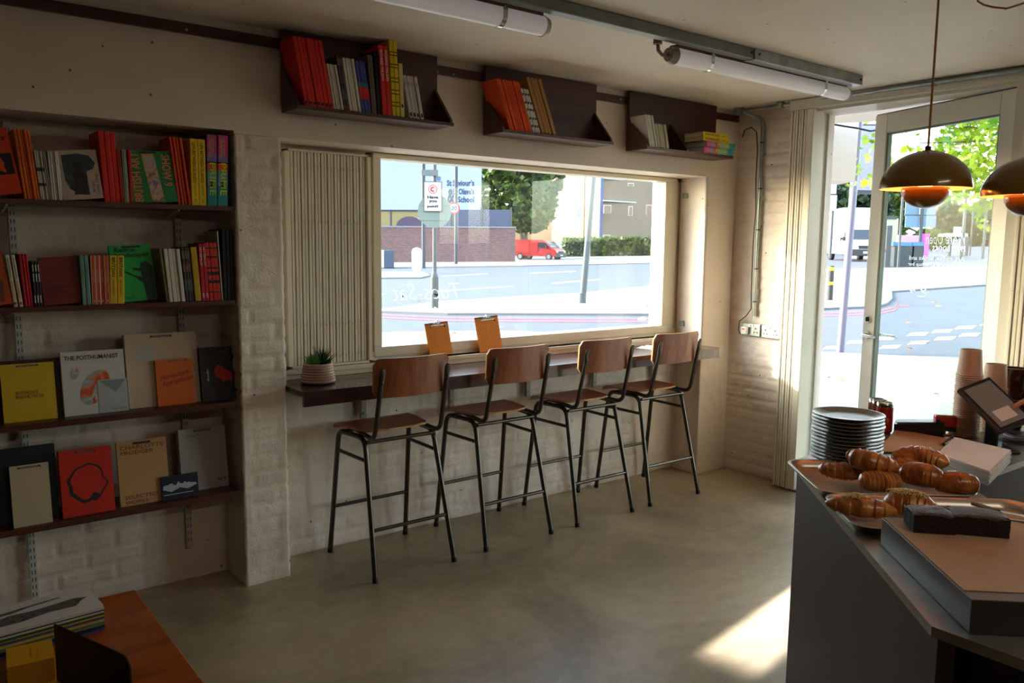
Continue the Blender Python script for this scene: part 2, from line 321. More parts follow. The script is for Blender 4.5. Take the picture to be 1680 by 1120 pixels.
for x,y in ((1125,321),(1119,530)):
    p=PX(x,y,4.398); m=MB().box((-.012,-.02,-.018),(0,.02,.018),bev=.003).build('catch',STEEL,win,p)
for x0,x1,y in ((655,668,581),(883,897,556)):
    p=PZ(x0,y,.956); q=PZ(x1,y-2,.956); q.y=p.y; MB().tube([p,q],.004,8).build('latch',STEEL,win)
# window lettering (drawn on the outside, read back to front from here)
def glasstext(name,s,x0,x1,y,parent,h=None,bold=0,italic=0,mat=WINKT):
    a=PY(x0,y,YG+.008); b=PY(x1,y,YG+.008); c=(a+b)/2
    return text(name,s,mat,parent,c,(-1,0,0),(0,0,1),w=abs(b.x-a.x),h=h,lift=.0015,bold=bold,italic=italic)
glasstext('lettering','Tues-Sat',643,752,478,win,h=.085,bold=-.03,italic=.3)
for s,y,a,b in (('9-4',506,712,728),('Press',474,1049,1060),('coffee',482,1050,1058),('books',500,1047,1060),('art',509,1050,1056),('editions',522,1047,1060)): glasstext('lettering',s,a,b,y,win,h=.022)
# folding security grille stacked at the left of the window
t=E('folding_grille','cream folding metal security grille stacked at the left end of the window','shutter')
m=MB(); x=1.568; i=0
while x<1.985:
    w=.0132; m.box((x,3.744+(i%2)*.003,.966),(x+w,3.768,1.992),bev=.002); x+=.0172; i+=1
m.build('slats',SHUT,t)
m=MB()
for z in (1.0,1.16,1.66,1.92):
    x=1.57; k=0
    while x<1.97: m.cyl((x+.018,3.744,z+.008*(k%2)),(x+.018,3.738,z+.008*(k%2)),.0035,n=6); x+=.0172; k+=1
m.build('rivets',SHUT,t)
m=MB(); m.box((1.552,3.735,.955),(1.57,3.775,2.0)); m.box((1.985,3.735,.955),(2.003,3.775,2.0)); m.box((1.552,3.735,1.992),(2.003,3.775,2.002)); m.box((1.552,3.735,.953),(2.003,3.775,.965)); m.build('guide_frame',SHUT,t)
# ---------------------------------------------------------------- right wall: shutters, door frame, door
def shutter(y0,y1,label,n):
    t=E('folding_shutter',label,'shutter'); m=MB(); w=(y0-y1)/n
    for i in range(n):
        a=y0-i*w; m.box((4.583+(i%2)*.004,a-w+.003,.012),(4.60,a-.003,2.41),bev=.003)
    m.build('slats',SHUT,t)
    m=MB(); m.box((4.60,y1,.01),(4.70,y0,2.41)); m.build('backing',SHUT,t)
    m=MB()
    for z in (.10,.72,1.36,2.0):
        for i in range(n): a=y0-(i+.5)*w; m.cyl((4.584,a,z),(4.579,a,z),.004,n=6)
    m.build('rivets',SHUT,t)
    return t
s1=shutter(3.068,2.955,'white folded metal shutter between the brick wall and the shop door, lower half in sun',6)
MB().box((4.585,2.907,.012),(4.70,2.955,2.41),bev=.004).build('edge_post',SHUT,s1)
s2=shutter(1.735,1.45,'white folded metal shutter on the far side of the open door, behind the paper cups',12)
m=MB(); m.box((4.60,1.40,2.41),(4.95,3.08,2.48)); m.box((4.585,1.40,2.412),(4.60,3.08,2.474),bev=.004); m.box((4.62,1.75,2.395),(4.80,2.985,2.412))
m.box((4.70,2.93,0),(4.80,2.985,2.41)); m.box((4.775,2.918,0),(4.80,2.94,2.40)); m.box((4.60,1.735,0),(4.80,1.785,2.41)); m.box((4.60,1.40,0),(4.95,1.46,2.48))
S(m.build('door_frame_1',DOORP))
S(MB().box((4.6,1.75,-.02),(4.96,2.985,.012)).build('door_threshold_1',STEEL))
# open door leaf, hinged at the right, standing out over the pavement
hx=Vector((4.64,1.79,0)); oe=D(1437,190,dist(PZ(1437,190,2.385))); dv=Vector((oe.x-hx.x,oe.y-hx.y,0)); DL=dv.length; da=math.atan2(dv.y,dv.x)
door=S(E('door_1')); door.location=hx; door.rotation_euler=(0,0,da)   # local x: along the leaf, local y: thickness (inside face at +y)
m=MB(); sw=.10; T=.045
m.box((0,-T,.02),(sw,0,2.385),bev=.004); m.box((DL-sw,-T,.02),(DL,0,2.385),bev=.004); m.box((sw,-T,2.385-.115),(DL-sw,0,2.385),bev=.004); m.box((sw,-T,.02),(DL-sw,0,.24),bev=.004)
m.build('leaf_frame',DOORP,door)
m=MB(); m.box((sw,-.035,.24),(sw+.012,-.008,2.27)); m.box((DL-sw-.012,-.035,.24),(DL-sw,-.008,2.27)); m.box((sw,-.035,2.258),(DL-sw,-.008,2.27)); m.build('glazing_bead',M('grey_green_seal','#77837a',.4),door)
MB().box((sw,-.026,.24),(DL-sw,-.02,2.27)).build('glass',GLASSR,door)
m=MB(); m.box((.01,-.03,2.386),(DL,-.01,2.392)); m.build('weather_strip',M('brush_seal','#4b463f',.7),door)
for side in (1,-1):
    m=MB(); y=.0 if side>0 else -T
    xh=DL-.05
    m.cyl((xh,y,1.02),(xh,y+.012*side,1.02),.026,n=20); m.tube([(xh,y+.01*side,1.02),(xh,y+.05*side,1.02),(xh-.02,y+.056*side,1.02),(xh-.12,y+.056*side,1.018)],.009,10); m.build('lever_handle',CHROME,door)
m=MB(); m.cyl((DL-.05,0,1.12),(DL-.05,.016,1.12),.024,n=20); m.box((DL-.056,.016,1.105),(DL-.044,.032,1.135)); m.build('thumb_turn',CHROME,door)
def doortext(s,x0,x1,y,h,bold=0,italic=0,mat=WINKT):
    # plane of the glass
    n=Vector((-math.sin(da),math.cos(da),0)); a=PP(x0,y,hx+n*-.018,n); b=PP(x1,y,hx+n*-.018,n)
    la=Matrix.Rotation(-da,3,'Z')@(a-hx); lb=Matrix.Rotation(-da,3,'Z')@(b-hx); c=(la+lb)/2
    text('lettering',s,mat,door,c,(1,0,0),(0,0,1),w=abs(la.x-lb.x),h=h,lift=-.001,bold=bold,italic=italic)
doortext("We're Open",1520,1584,394,.085,-.012,.25)
doortext("PRESS BOOKS",1530,1584,408,.032,.02)
doortext("Art, coffee, books and",1492,1583,424,.028)
doortext("editions, and a rooftop bar",1490,1583,435,.026)
doortext("@pressbooks",1538,1582,450,.03)
doortext("9 4",1492,1520,476,.035,-.01,.2)
# ---------------------------------------------------------------- ceiling services
t=E('ceiling_trunking','grey galvanised steel cable trunking running under the ceiling','trunking')
m=MB(); m.box((-1.5,2.405,2.432),(3.28,2.455,CZ-.002),bev=.003); m.build('channel',M('dull_galvanised','#7c807b',.45,.6,var=.2,vscale=10),t)
m=MB(); m.box((3.28,2.398,2.428),(4.225,2.46,CZ-.001),bev=.003); m.build('sleeve',STEEL,t)
for x in (3.25,3.31,4.20): MB().cyl((x,2.397,2.455),(x,2.393,2.455),.006,n=10).build('bolt',M('dark_bolt','#2b2b2d',.5,.6),t)
TUBE=M('tube_diffuser','#e4dede',.35,emit='#f6eeee',estr=.05)
def tubelight(x0,x1,label):
    t=E('tube_light',label,'light fitting',loc=(0,0,0))
    y,z=2.50,2.398; rad=.037
    m=MB(); m.lathe([(0.001,0),(rad,0)],n=4) if False else None
    m=MB(); m.cyl((x0+.03,y,z),(x1-.02,y,z),rad,n=24); m.build('diffuser',TUBE,t)
    m=MB(); m.cyl((x0,y,z),(x0+.035,y,z),rad*.8,rad*1.08,n=24); m.cyl((x1-.022,y,z),(x1,y,z),rad*1.08,rad*.9,n=24); m.build('end_cap',M('tube_end_cap','#a9a29a',.4),t)
    m=MB(); m.box((x0+.03,y-.02,z+.028),(x1-.03,y+.02,z+.044)); m.build('spine',M('tube_spine','#8b5f4a',.5),t)
    L=x1-x0
    for f in (.18,.82):
        c=x0+L*f; m=MB()
        for k in range(13):
            a=math.pi*(k/12)+math.pi; 
            if k<12: b_=math.pi*((k+1)/12)+math.pi; m.quad((c-.01,y+math.cos(a)*(rad+.002),z+math.sin(a)*(rad+.002)),(c+.01,y+math.cos(a)*(rad+.002),z+math.sin(a)*(rad+.002)),(c+.01,y+math.cos(b_)*(rad+.002),z+math.sin(b_)*(rad+.002)),(c-.01,y+math.cos(b_)*(rad+.002),z+math.sin(b_)*(rad+.002)))
        m.box((c-.01,y-rad-.003,z),(c+.01,y-rad,CZ-.002)); m.box((c-.01,y+rad,z),(c+.01,y+rad+.003,CZ-.002)); m.build('clip',CHROME,t)
    return t
tubelight(.85,2.10,'long tube light fitting nearer the camera, cut by the top edge of the photo')
tl=tubelight(2.80,4.245,'long tube light fitting ending near the door, whole length in view')
m=MB(); m.tube([(2.80,2.50,2.398),(2.76,2.50,2.39),(2.735,2.50,2.405),(2.73,2.50,2.45)],.008,8); m.cyl((2.73,2.50,2.43),(2.73,2.50,2.478),.02,.018,n=14); m.build('supply_cable',M('cable_grey_brown','#8a7b6c',.5),tl)
# conduit along the top of the door wall, elbow and drop to the sockets
t=E('conduit','galvanised metal conduit from the ceiling box down the painted brick wall','conduit')
cb=PZ(1197,172,2.46)
bx=4.60; by=3.47
m=MB(); m.cyl((bx,by,2.44),(bx,by,2.478),.035,n=20); m.build('junction_box',STEEL,t)
m=MB(); m.tube([(bx,by-.02,2.458),(4.60,3.0,2.458),(4.56,1.2,2.458)],.0125,10)
m.build('ceiling_run',STEEL,t)
dn=PX(1239,520,4.68); ytop=PX(1246,300,4.68).y
yd=(dn.y+ytop)/2
pts=[(bx+.0,by-.03,2.452),(4.63,yd+.06,2.43)]
for k in range(7): a=k/6*math.pi/2; pts.append((4.655+.02*math.sin(a),yd+.05*(1-math.sin(a)),2.37+.05*math.cos(a)))
pts.append((4.678,yd,2.30)); pts.append((4.678,yd,1.10))
m=MB(); m.tube(pts,.0115,10); m.build('drop_pipe',STEEL,t)
for z in (2.25,1.95,1.68,1.42,1.2): MB().cyl((4.678,yd,z-.004),(4.678,yd,z+.004),.014,n=12).build('cable_tie',BLACK,t)
for y in (3.15,2.2): MB().box((4.575,y-.02,2.44),(4.615,y+.02,2.479),bev=.004).build('saddle_clip',STEEL,t)
t=E('black_cable','thin black cable cable-tied to the conduit, ending in the white plug','cable')
pts=[(4.68,yd+.16,2.30),(4.675,yd+.14,2.345),(4.665,yd+.08,2.355),(4.66,yd+.035,2.32),(4.662,yd+.022,2.2)]
for z in (2.0,1.8,1.6,1.4,1.25,1.15): pts.append((4.662,yd+.02+.006*math.sin(z*20),z))
pts+=[(4.66,yd+.05,1.10),(4.655,yd+.10,1.06),(4.65,yd+.10,1.0),(4.65,yd+.085,.975),(4.65,yd+.07,.985)]
MB().tube(pts,.0035,6).build('lead',BLACK,t)
def socket(px,py,label,plug=False):
    p=PX(px,py,4.665); t=E('double_socket',label,'socket',loc=(4.665,p.y,p.z))
    m=MB().box((0,-.073,-.043),(.034,.073,.043),bev=.005); m.build('metal_box',STEEL,t)
    for s in (-1,1):
        m=MB(); m.box((-.001,s*.038-.005,.006),(.001,s*.038+.005,.018)); m.box((-.001,s*.038-.016,-.018),(.001,s*.038-.005,-.011)); m.box((-.001,s*.038+.005,-.018),(.001,s*.038+.016,-.011))
        MB().box((-.0012,s*.038-.014,-.024),(0,s*.038+.014,.019)).build('socket_face',M('socket_insert','#c2c0b8',.35),t); m.build('pin_hole',BLACK,t,(-.001,0,0))
        MB().box((-.004,s*.012-.008,.02),(0,s*.012+.008,.036),bev=.001).build('switch',M('socket_white','#e8e6e0',.3),t)
    return t
s=socket(1232,541,'grey metal double socket with a white plug in its left outlet')
sp=s.location.copy()
socket(1264,545,'grey metal double socket nearer the white shutter, nothing plugged in')
t=E('plug','white plug with a red fuse mark in the left socket','plug',loc=(sp.x-.004,sp.y+.038,sp.z-.005))
m=MB().box((-.03,-.022,-.026),(0,.022,.026),bev=.006); m.build('plug_body',M('socket_white','#e8e6e0',.3),t); MB().box((-.0315,-.01,.006),(-.03,.01,.014)).build('fuse_mark',M('fuse_red','#b02a20',.4),t)
# ---------------------------------------------------------------- bar counter under the window
t=E('window_bar','long dark laminate bar counter with deep front edge fixed below the window','counter')
BARM=M('bar_laminate','#3a1f1f',.22,var=.08,coat=.3)
m=MB(); m.box((1.468,3.372,.885),(4.37,3.765,.905),bev=.0015); m.build('bar_top',BARM,t)
m=MB(); m.box((1.468,3.372,.838),(4.37,3.392,.886)); m.build('front_apron',BARM,t)
for x in (1.49,1.953,2.50,3.05,3.6,4.15):
    m=MB(); m.box((x-.014,3.74,.66 if x>1.6 else .75),(x+.014,3.762,.885)); m.box((x-.012,3.45,.872),(x+.012,3.745,.885)); m.cyl((x,3.74,.69),(x,3.735,.69),.006,n=8); m.build('wall_bracket',M('bracket_paint','#a39b8d',.5),t)
# ---------------------------------------------------------------- bar stools
def stool(label):
    t=E('bar_stool',label,'stool')
    def arc(a,b,c,r,k=6):  # fillet at b
        a,b,c=map(Vector,(a,b,c)); u=(a-b).normalized(); v=(c-b).normalized(); p=b+u*r; q=b+v*r
        return [p*(1-s)**2+b*2*s*(1-s)+q*s*s for s in [i/k for i in range(k+1)]]
    for s in (-1,1):
        A=Vector((s*.22,-.237,.004)); B=Vector((s*.188,-.088,.648)); Cc=Vector((s*.20,.162,.648)); Dd=Vector((s*.22,.24,.004))
        MB().tube([A]+arc(A,B,Cc,.055),.0125,12).build('leg',TUBEM,t)
        MB().tube([Dd]+arc(Dd,Cc,B,.055),.0125,12).build('leg',TUBEM,t)
        MB().tube([B+Vector((0,.05,0)),Cc-Vector((0,.05,0))],.0125,12).build('side_rail',TUBEM,t)
        f=(.545)/.648; MB().tube([A.lerp(B,f),Dd.lerp(Cc,f)],.009,10).build('stretcher',TUBEM,t)
        MB().cyl(A-Vector((0,0,.003)),A.lerp(B,.028),.0145,.0135,n=14).build('rubber_foot',RUB,t); MB().cyl(Dd-Vector((0,0,.003)),Dd.lerp(Cc,.028),.0145,.0135,n=14).build('rubber_foot',RUB,t)
        # upright: under the seat, back, bent up, flattened top
        p0=Vector((s*.165,.06,.668)); p1=Vector((s*.181,-.165,.655)); p2=Vector((s*.176,-.245,1.0)); 
        m=MB(); pts=[p0]+arc(p0,p1,p2,.05)+[p1.lerp(p2,.55),p1.lerp(p2,.8)]; m.tube(pts,.0115,12)
        q=p1.lerp(p2,.8); u=(p2-q); n=12; rings=[]
        for i in range(5):
            f=i/4; c=q+u*f; wx=.0115+.006*min(1,f*2); wy=.0115-.008*min(1,f*1.6)
            if i==4: wx*=.55
            rings+= [c+Vector((wx*math.cos(2*math.pi*k/n),wy*math.sin(2*math.pi*k/n),0)) for k in range(n)]
        m.add(rings,[(i*n+k,i*n+(k+1)%n,(i+1)*n+(k+1)%n,(i+1)*n+k) for i in range(4) for k in range(n)],0,True); m.add(rings[-n:],[list(range(n))])
        m.build('upright',TUBEM,t)
    f=.228/.648; a=Vector((.22,-.237,.004)).lerp(Vector((.188,-.088,.648)),f); MB().tube([(-a.x,a.y,a.z),a],.009,10).build('footrest',TUBEM,t)
    f=.244/.648; a=Vector((.22,.24,.004)).lerp(Vector((.20,.162,.648)),f); MB().tube([(-a.x,a.y,a.z),a],.009,10).build('footrest',TUBEM,t)
    MB().tube([(-.188,-.105,.634),(.188,-.105,.634)],.0095,10).build('crossbar',TUBEM,t); MB().tube([(-.198,.12,.648),(.198,.12,.648)],.009,10).build('crossbar',TUBEM,t)
    # seat: moulded plywood, waterfall front, narrow rounded rear
    nx,ny=18,18; top=[];
    def sv(i,j,dz):
        v=j/ny; y=-.112+v*.345; u=-1+2*i/nx
        hw=.165+.04*min(1,v*1.6)
        if v<.22: hw*=math.sqrt(max(0,1-((.22-v)/.22)**2*.82))
        if v>.93: hw*=1-.06*((v-.93)/.07)**2
        z=.672-.010*(1-u*u)*math.sin(math.pi*min(1,v*1.1))+(.006 if v<.1 else 0)-.028*max(0,(v-.82)/.18)**2
        return (u*hw,y,z+dz)
    vs=[sv(i,j,.010) for j in range(ny+1) for i in range(nx+1)]+[sv(i,j,0) for j in range(ny+1) for i in range(nx+1)]
    w=nx+1; o=w*(ny+1); fs=[(j*w+i,j*w+i+1,(j+1)*w+i+1,(j+1)*w+i) for j in range(ny) for i in range(nx)]; fs+=[(o+a,o+d,o+c,o+b) for a,b,c,d in fs]
    edge=[(i) for i in range(w)]+[j*w+nx for j in range(1,ny+1)]+[ny*w+i for i in range(nx-1,-1,-1)]+[j*w for j in range(ny-1,0,-1)]
    fe=[(edge[k],o+edge[k],o+edge[(k+1)%len(edge)],edge[(k+1)%len(edge)]) for k in range(len(edge))]
    m=MB(); m.add(vs,fs,0,True); m.add(vs,fe,1,False); m.build('seat',[VENEER,M('ply_edge','#b98a5a',.6)],t)
    # backrest: bent sheet between the uprights
    nx,nz=24,10
    def bv(i,j,dy):
        u=-1+2*i/nx; v=j/nz; hw=.204-.006*(1-v)
        cx=u*hw; z=.858+v*.186; 
        # rounded corners
        cr_=.03; ex=max(0,abs(cx)-(hw-cr_)); 
        if ex>0:
            k=cr_-math.sqrt(max(0,cr_*cr_-ex*ex)); z=min(max(z,.858+k),1.044-k)
        y=-.200-.038*(1-u*u)-.018*(v-.5)
        return (cx,y+dy,z)
    w=nx+1; vs=[bv(i,j,0) for j in range(nz+1) for i in range(w)]+[bv(i,j,.010) for j in range(nz+1) for i in range(w)]; o=w*(nz+1)
    fs=[(j*w+i,j*w+i+1,(j+1)*w+i+1,(j+1)*w+i) for j in range(nz) for i in range(nx)]; fs+=[(o+a,o+d,o+c,o+b) for a,b,c,d in fs]
    edge=[(i) for i in range(w)]+[j*w+nx for j in range(1,nz+1)]+[nz*w+i for i in range(nx-1,-1,-1)]+[j*w for j in range(nz-1,0,-1)]
    fe=[(edge[k],o+edge[k],o+edge[(k+1)%len(edge)],edge[(k+1)%len(edge)]) for k in range(len(edge))]
    m=MB(); m.add(vs,fs,0,True); m.add(vs,fe,1,False); m.build('backrest',[VENB,M('ply_edge','#b98a5a',.6)],t)
    return t
sl=['bar stool nearest the brick pier, below the potted succulents','second bar stool from the brick pier, below the two orange clipboards','third bar stool from the brick pier, under the middle of the window','bar stool farthest from the brick pier, beside the wall corner']
s0=stool(sl[0]); s0['group']='bar stools along the window counter'
for i,(x,y,rz) in enumerate([(1.963,3.478,0),(2.606,3.487,0),(3.235,3.484,.0),(3.840,3.489,-.01)]):
    s=s0 if i==0 else copy_tree(s0); s.location=(x,y,0); s.rotation_euler=(0,0,rz); s['label']=sl[i]
# ================================================================ BOOKS AND SHELVES
BK={}
def bm_(c,rough=.5): 
    k='cover_'+c.lstrip('#'); return M(k,c,rough,spec=.4)
def spinebook(t,d,h,cover,side=None,deco=None,name='book'):
    """upright book, spine facing out: x thickness, y into the shelf, z height"""
    e=E(name); c=min(.0022,t*.2); m=MB(); r_=min(.0028,t*.3); m.prism([(c,d),(c,c+r_),(t-c,c+r_),(t-c,d),(t,d),(t,r_),(t-r_*.45,r_*.25),(t-r_,0),(r_,0),(r_*.45,r_*.25),(0,r_),(0,d)][::-1],0,h)
    m.build('cover',bm_(cover) if isinstance(cover,str) else cover,e)
    MB().box((c,c,.002),(t-c,d-.004,h-.002)).build('pages',PAPER,e)
    if deco: deco(e,t,d,h)
    return e
def place_run(n,b0,b1,t0,t1,yb,yt,zs,Y,depth,cover,desc,where,group,deco=None,gap=.0007,name='book',hvar=0):
    """n alike books between two leaning edges measured in the photograph on the plane of the spines"""
    B0=PY(b0,yb,Y);B1=PY(b1,yb,Y);T0=PY(t0,yt,Y);T1=PY(t1,yt,Y)
    dx=((T0.x-B0.x)+(T1.x-B1.x))/2; H=((T0.z+T1.z)/2-zs); L=math.hypot(dx,H); a=math.atan2(dx,H)
    w=(B1.x-B0.x); t=w*math.cos(a)/n-gap
    proto=None
    for i in range(n):
        if proto is None: o=proto=spinebook(t,depth,L-abs(t*math.sin(a)),cover,deco=deco,name=name)
        else: o=copy_tree(proto)
        x=B0.x+(t+gap)/math.cos(a)*i
        o.location=(x,Y+(0 if i%2 else .002)+.0015*((i*7)%3),zs+(abs(t*math.sin(a)) if a>0 else 0)+.0003); o.rotation_euler=(0,a,0)
        if n==1: lab=f'{desc} {where}'
        elif n==2: lab=f"{['left','right'][i]} one of two {desc} {where}"
        else: lab=f"{ORD[i]}{' from left' if i else ''} of {NUM.get(n,n)} {desc} {where}"
        tag(o,lab,'book',group if n>1 else None)
    return proto
def spine_text(s,frac0,frac1,mat,wf=.6,bold=0):
    def f(e,t,d,h):   # reads downwards
        L=(frac1-frac0)*h; text('spine_title',s,mat,e,(t/2,-.0002,h*(1-(frac0+frac1)/2)),(0,0,-1),(1,0,0),w=L,h=t*wf,lift=.0004,bold=bold)
    return f
def band(e,t,h,z0,z1,mat,x0=.08,x1=.92,name='spine_band'): MB().box((t*x0,-.0005,h*z0),(t*x1,.0004,h*z1)).build(name,mat,e)
def many(*fs):
    def f(e,t,d,h):
        for g in fs: g(e,t,d,h)
    return f
def faceout(w,h,t,cover,name='book',page_side=None):
    e=E(name); c=.0025; m=MB(); m.box((0,0,0),(w,c,h)); m.box((0,t-c,0),(w,t,h)); m.box((0,c,0),(c,t-c,h)); m.build('cover',bm_(cover) if isinstance(cover,str) else cover,e)
    MB().box((c,c,.002),(w-.003,t-c,h-.002)).build('pages',PAPER,e); return e
def face_from(bl,br,tl,zs,cover,label,t=.02,tilt=10,Y=None,lab=None,lean=0,name='book',tagx=.5,tw=.42,cat='book'):
    B=PZ(bl[0],bl[1],zs) if Y is None else PY(bl[0],bl[1],Y); y=B.y; BR=PY(br[0],br[1],y); w=BR.x-B.x
    a=R(tilt); n=Vector((0,math.cos(a),-math.sin(a))); T=PP(tl[0],tl[1],(B.x,y,zs),n); h=(T-Vector((B.x,y,zs))).length
    e=faceout(w,h,t,cover,name); e.location=(B.x,y,zs+.0004+ (t*math.sin(a))*0); e.rotation_euler=(-a,R(lean),0); tag(e,label,cat)
    if lab is not None: MB().box((w*(tagx-tw/2),-.001,h*.945),(w*(tagx+tw/2),-.0002,h*.972)).build('shelf_tag',LABEL,e); text('tag_text','PRESS BOOKS',WINK,e,(w*tagx,-.0011,h*.958),(1,0,0),(0,0,1),w=w*tw*.8,h=h*.012,lift=.0004)
    e['w']=w; e['h']=h
    return e,w,h
def ctext(e,s,x,z,w,h,mat=INK,rot=0,bold=0,italic=0,align='C'):
    r=(math.cos(rot),0,math.sin(rot)); u=(-math.sin(rot),0,math.cos(rot)); return text('cover_text',s,mat,e,(x,-.0003,z),r,u,w=w,h=h,lift=.0005,bold=bold,italic=italic,align=align)
def blob(e,name,pts,mat,lift=.0006): MB().add([(p[0],-lift,p[1]) for p in pts],[list(range(len(pts)))]).build(name,mat,e)
def ell(cx,cz,a,b,rot=0,n=40,j=0,seed=0):
    o=[]
    for k in range(n):
        t=2*math.pi*k/n; q=1+j*noise.noise((math.cos(t)*1.7+seed,math.sin(t)*1.7,seed)); x=a*q*math.cos(t); z=b*q*math.sin(t); o.append((cx+x*math.cos(rot)-z*math.sin(rot),cz+x*math.sin(rot)+z*math.cos(rot)))
    return o
def noisemat(name,cs,scale=12,rough=.5):
    m=M(name,'#888888',rough); nt=m.node_tree; b=nt.nodes['Principled BSDF']; g=N(nt,'ShaderNodeTexCoord'); n=N(nt,'ShaderNodeTexNoise',Scale=scale,Detail=4,Distortion=1.2)
    nt.links.new(g.outputs['Object'],n.inputs['Vector']); r=N(nt,'ShaderNodeValToRGB'); k=len(cs)
    r.color_ramp.elements[0].position=.34; r.color_ramp.elements[1].position=.68; r.color_ramp.elements[0].color=lin(cs[0]); r.color_ramp.elements[1].color=lin(cs[-1])
    for i in range(1,k-1): q=r.color_ramp.elements.new(.34+.34*i/(k-1)); q.color=lin(cs[i])
    nt.links.new(n.outputs['Fac'],r.inputs['Fac']); nt.links.new(r.outputs['Color'],b.inputs['Base Color']); return m
RIM=XR=1.245
SH=[(1.695,1.715),(1.291,1.311),(.838,.862),(.432,.456)]
names=['top','second','third','lowest']
for i,(z0,z1) in enumerate(SH):
    t=E('wall_shelf',f'{names[i]} dark wooden shelf in the alcove beside the brick pier','shelf')
    MB().box((-.72,3.555,z0),(1.238,3.775,z1),bev=.0015).build('plank',SHELFW,t)
    for ux in (0,1):
        x=(.405,1.02)[ux]
        m=MB(); m.add([(x-.004,3.775,z0),(x-.004,3.775,z0-.035),(x-.004,3.57,z0-.004),(x-.004,3.57,z0),(x+.004,3.775,z0),(x+.004,3.775,z0-.035),(x+.004,3.57,z0-.004),(x+.004,3.57,z0)],[(0,1,2,3),(7,6,5,4),(1,0,4,5),(2,1,5,6),(3,2,6,7),(0,3,7,4)]); m.build('bracket',M('white_bracket','#c8c6c2',.45),t)
for px,lo,lab in ((17,.0,'white slotted metal upright behind the left end of the shelf books'),(290,.10,'white slotted metal upright nearer the brick pier, behind the shelves')):
    x=PY(px,352 if px<100 else 358,3.77).x+.006
    t=E('shelf_upright',lab,'shelf upright'); MB().box((x-.0125,3.772,lo+.06),(x+.0125,3.788,2.02)).build('channel',M('white_bracket','#c8c6c2',.45),t)
    m=MB(); z=lo+.09
    while z<2.0:
        for s in (-.006,.006): m.box((x+s-.0016,3.7712,z),(x+s+.0016,3.7722,z+.017))
        z+=.032
    m.build('slots',M('slot_dark','#4a4644',.6),t)
z1,z2,z3,z4=[s[1] for s in SH]; YS=3.566
OR='#e2500c'; RD='#c81e10'; YL='#e9c412'
# -- top shelf
W1='on top alcove shelf'
e,w,h=face_from((-34,326),(38,327),(-52,213),z1,'#d23a0c','red-orange book shown face out at the left end of the top alcove shelf',t=.03,tilt=2,Y=3.57,lean=-9)
blob(e,'cover_picture',[(w*.35,h*.3),(w*.95,h*.3),(w*.95,h*.62),(w*.35,h*.62)],INK,.0004); blob(e,'cover_emblem',ell(w*.6,h*.46,w*.2,h*.12,j=.6),bm_('#e04a10'),.0009); ctext(e,'ET',w*.8,h*.84,w*.25,h*.05,bold=.02)
place_run(5,40,67,21,48.5,327,212,z1,YS,.16,'#dd6a0e','glossy orange spines',W1,'orange paperbacks on the top shelf',deco=spine_text('PLASTIC WRAPPED',.05,.45,bm_('#8c3a06'),.4))
place_run(4,67.5,80,55,68,329,247,z1,YS,.14,'#cfc9bc','thin white booklets',W1+' beside the orange ones','thin white booklets on the top shelf',deco=lambda e,t,d,h:(band(e,t,h,.58,.66,INK),band(e,t,h,.28,.34,INK)))
place_run(2,80,86,68,75,329,248,z1,YS,.14,'#8f8a7c','grey-green booklets',W1,'grey-green booklets on the top shelf')
place_run(5,86,104,76,97,329,248,z1,YS,.14,'#d9d4c8','plain white spines',W1+' left of beige cover','plain white spines on the top shelf')
e,w,h=face_from((104,329),(171,333),(95,247),z1,'#b9a597','beige book shown face out with a dark teal picture of a seated figure',t=.014,tilt=3,Y=3.568,lean=-6)
blob(e,'cover_picture',[(w*.13,h*.9),(w*.5,h*.93),(w*.8,h*.88),(w*.93,h*.72),(w*.85,h*.6),(w*.68,h*.56),(w*.68,h*.08),(w*.45,h*.1),(w*.22,h*.22),(w*.13,h*.4)],noisemat('teal_picture',['#1b1b20','#27353c','#3c4c50'],30),.0005)
blob(e,'cover_figure',[(w*.3,h*.1),(w*.36,h*.35),(w*.32,h*.48),(w*.42,h*.62),(w*.4,h*.72),(w*.48,h*.78),(w*.55,h*.7),(w*.53,h*.62),(w*.62,h*.5),(w*.64,h*.3),(w*.62,h*.1)],M('figure_brown','#2c1c1c',.6),.0009)
ctext(e,'Art and',w*.79,h*.24,h*.22,w*.09,rot=math.pi/2); ctext(e,'Climate Change',w*.91,h*.3,h*.42,w*.1,rot=math.pi/2); ctext(e,'World',w*.055,h*.8,h*.3,w*.08,rot=-math.pi/2,italic=.2)
place_run(3,172,200,160,189,333,215,z1,YS,.17,'#d4260c','tall red spines',W1+' in the middle','tall red books on the top shelf')
place_run(2,200,206,191,197,334,245,z1,YS,.13,'#b8301a','thin dark red booklets',W1,'thin red booklets on the top shelf')
place_run(3,206,214,197,209,334,245,z1,YS,.13,'#b9b8a0','thin cream and green booklets',W1,'thin cream booklets on the top shelf',deco=lambda e,t,d,h:band(e,t,h,0,1,bm_('#2f6d4c'),.0,.35))
place_run(1,214,219.5,209.5,216,334,246,z1,YS,.13,'#c41a10','narrow bright red book',W1+' left of the green face-out cover',None)
e,w,h=face_from((220,334),(293,339),(217,248),z1,'#1f7a3c','green book shown face out with pink lettering down its cover',t=.012,tilt=3,Y=3.568,lean=-4)
PK=bm_('#e07a5c'); ctext(e,'BRITISH ART',w*.13,h*.5,h*.95,w*.2,PK,rot=math.pi/2,bold=.02); ctext(e,'SHOW 9',w*.82,h*.62,h*.62,w*.2,PK,rot=-math.pi/2,bold=.02)
blob(e,'cover_picture',[(w*.28,h*.97),(w*.56,h*.97),(w*.7,h*.02),(w*.42,h*.02)],noisemat('busy_drawing',['#8c6a8a','#b8a8a8','#d0a02c','#5c6c8c','#c04a3c'],26),.0005)
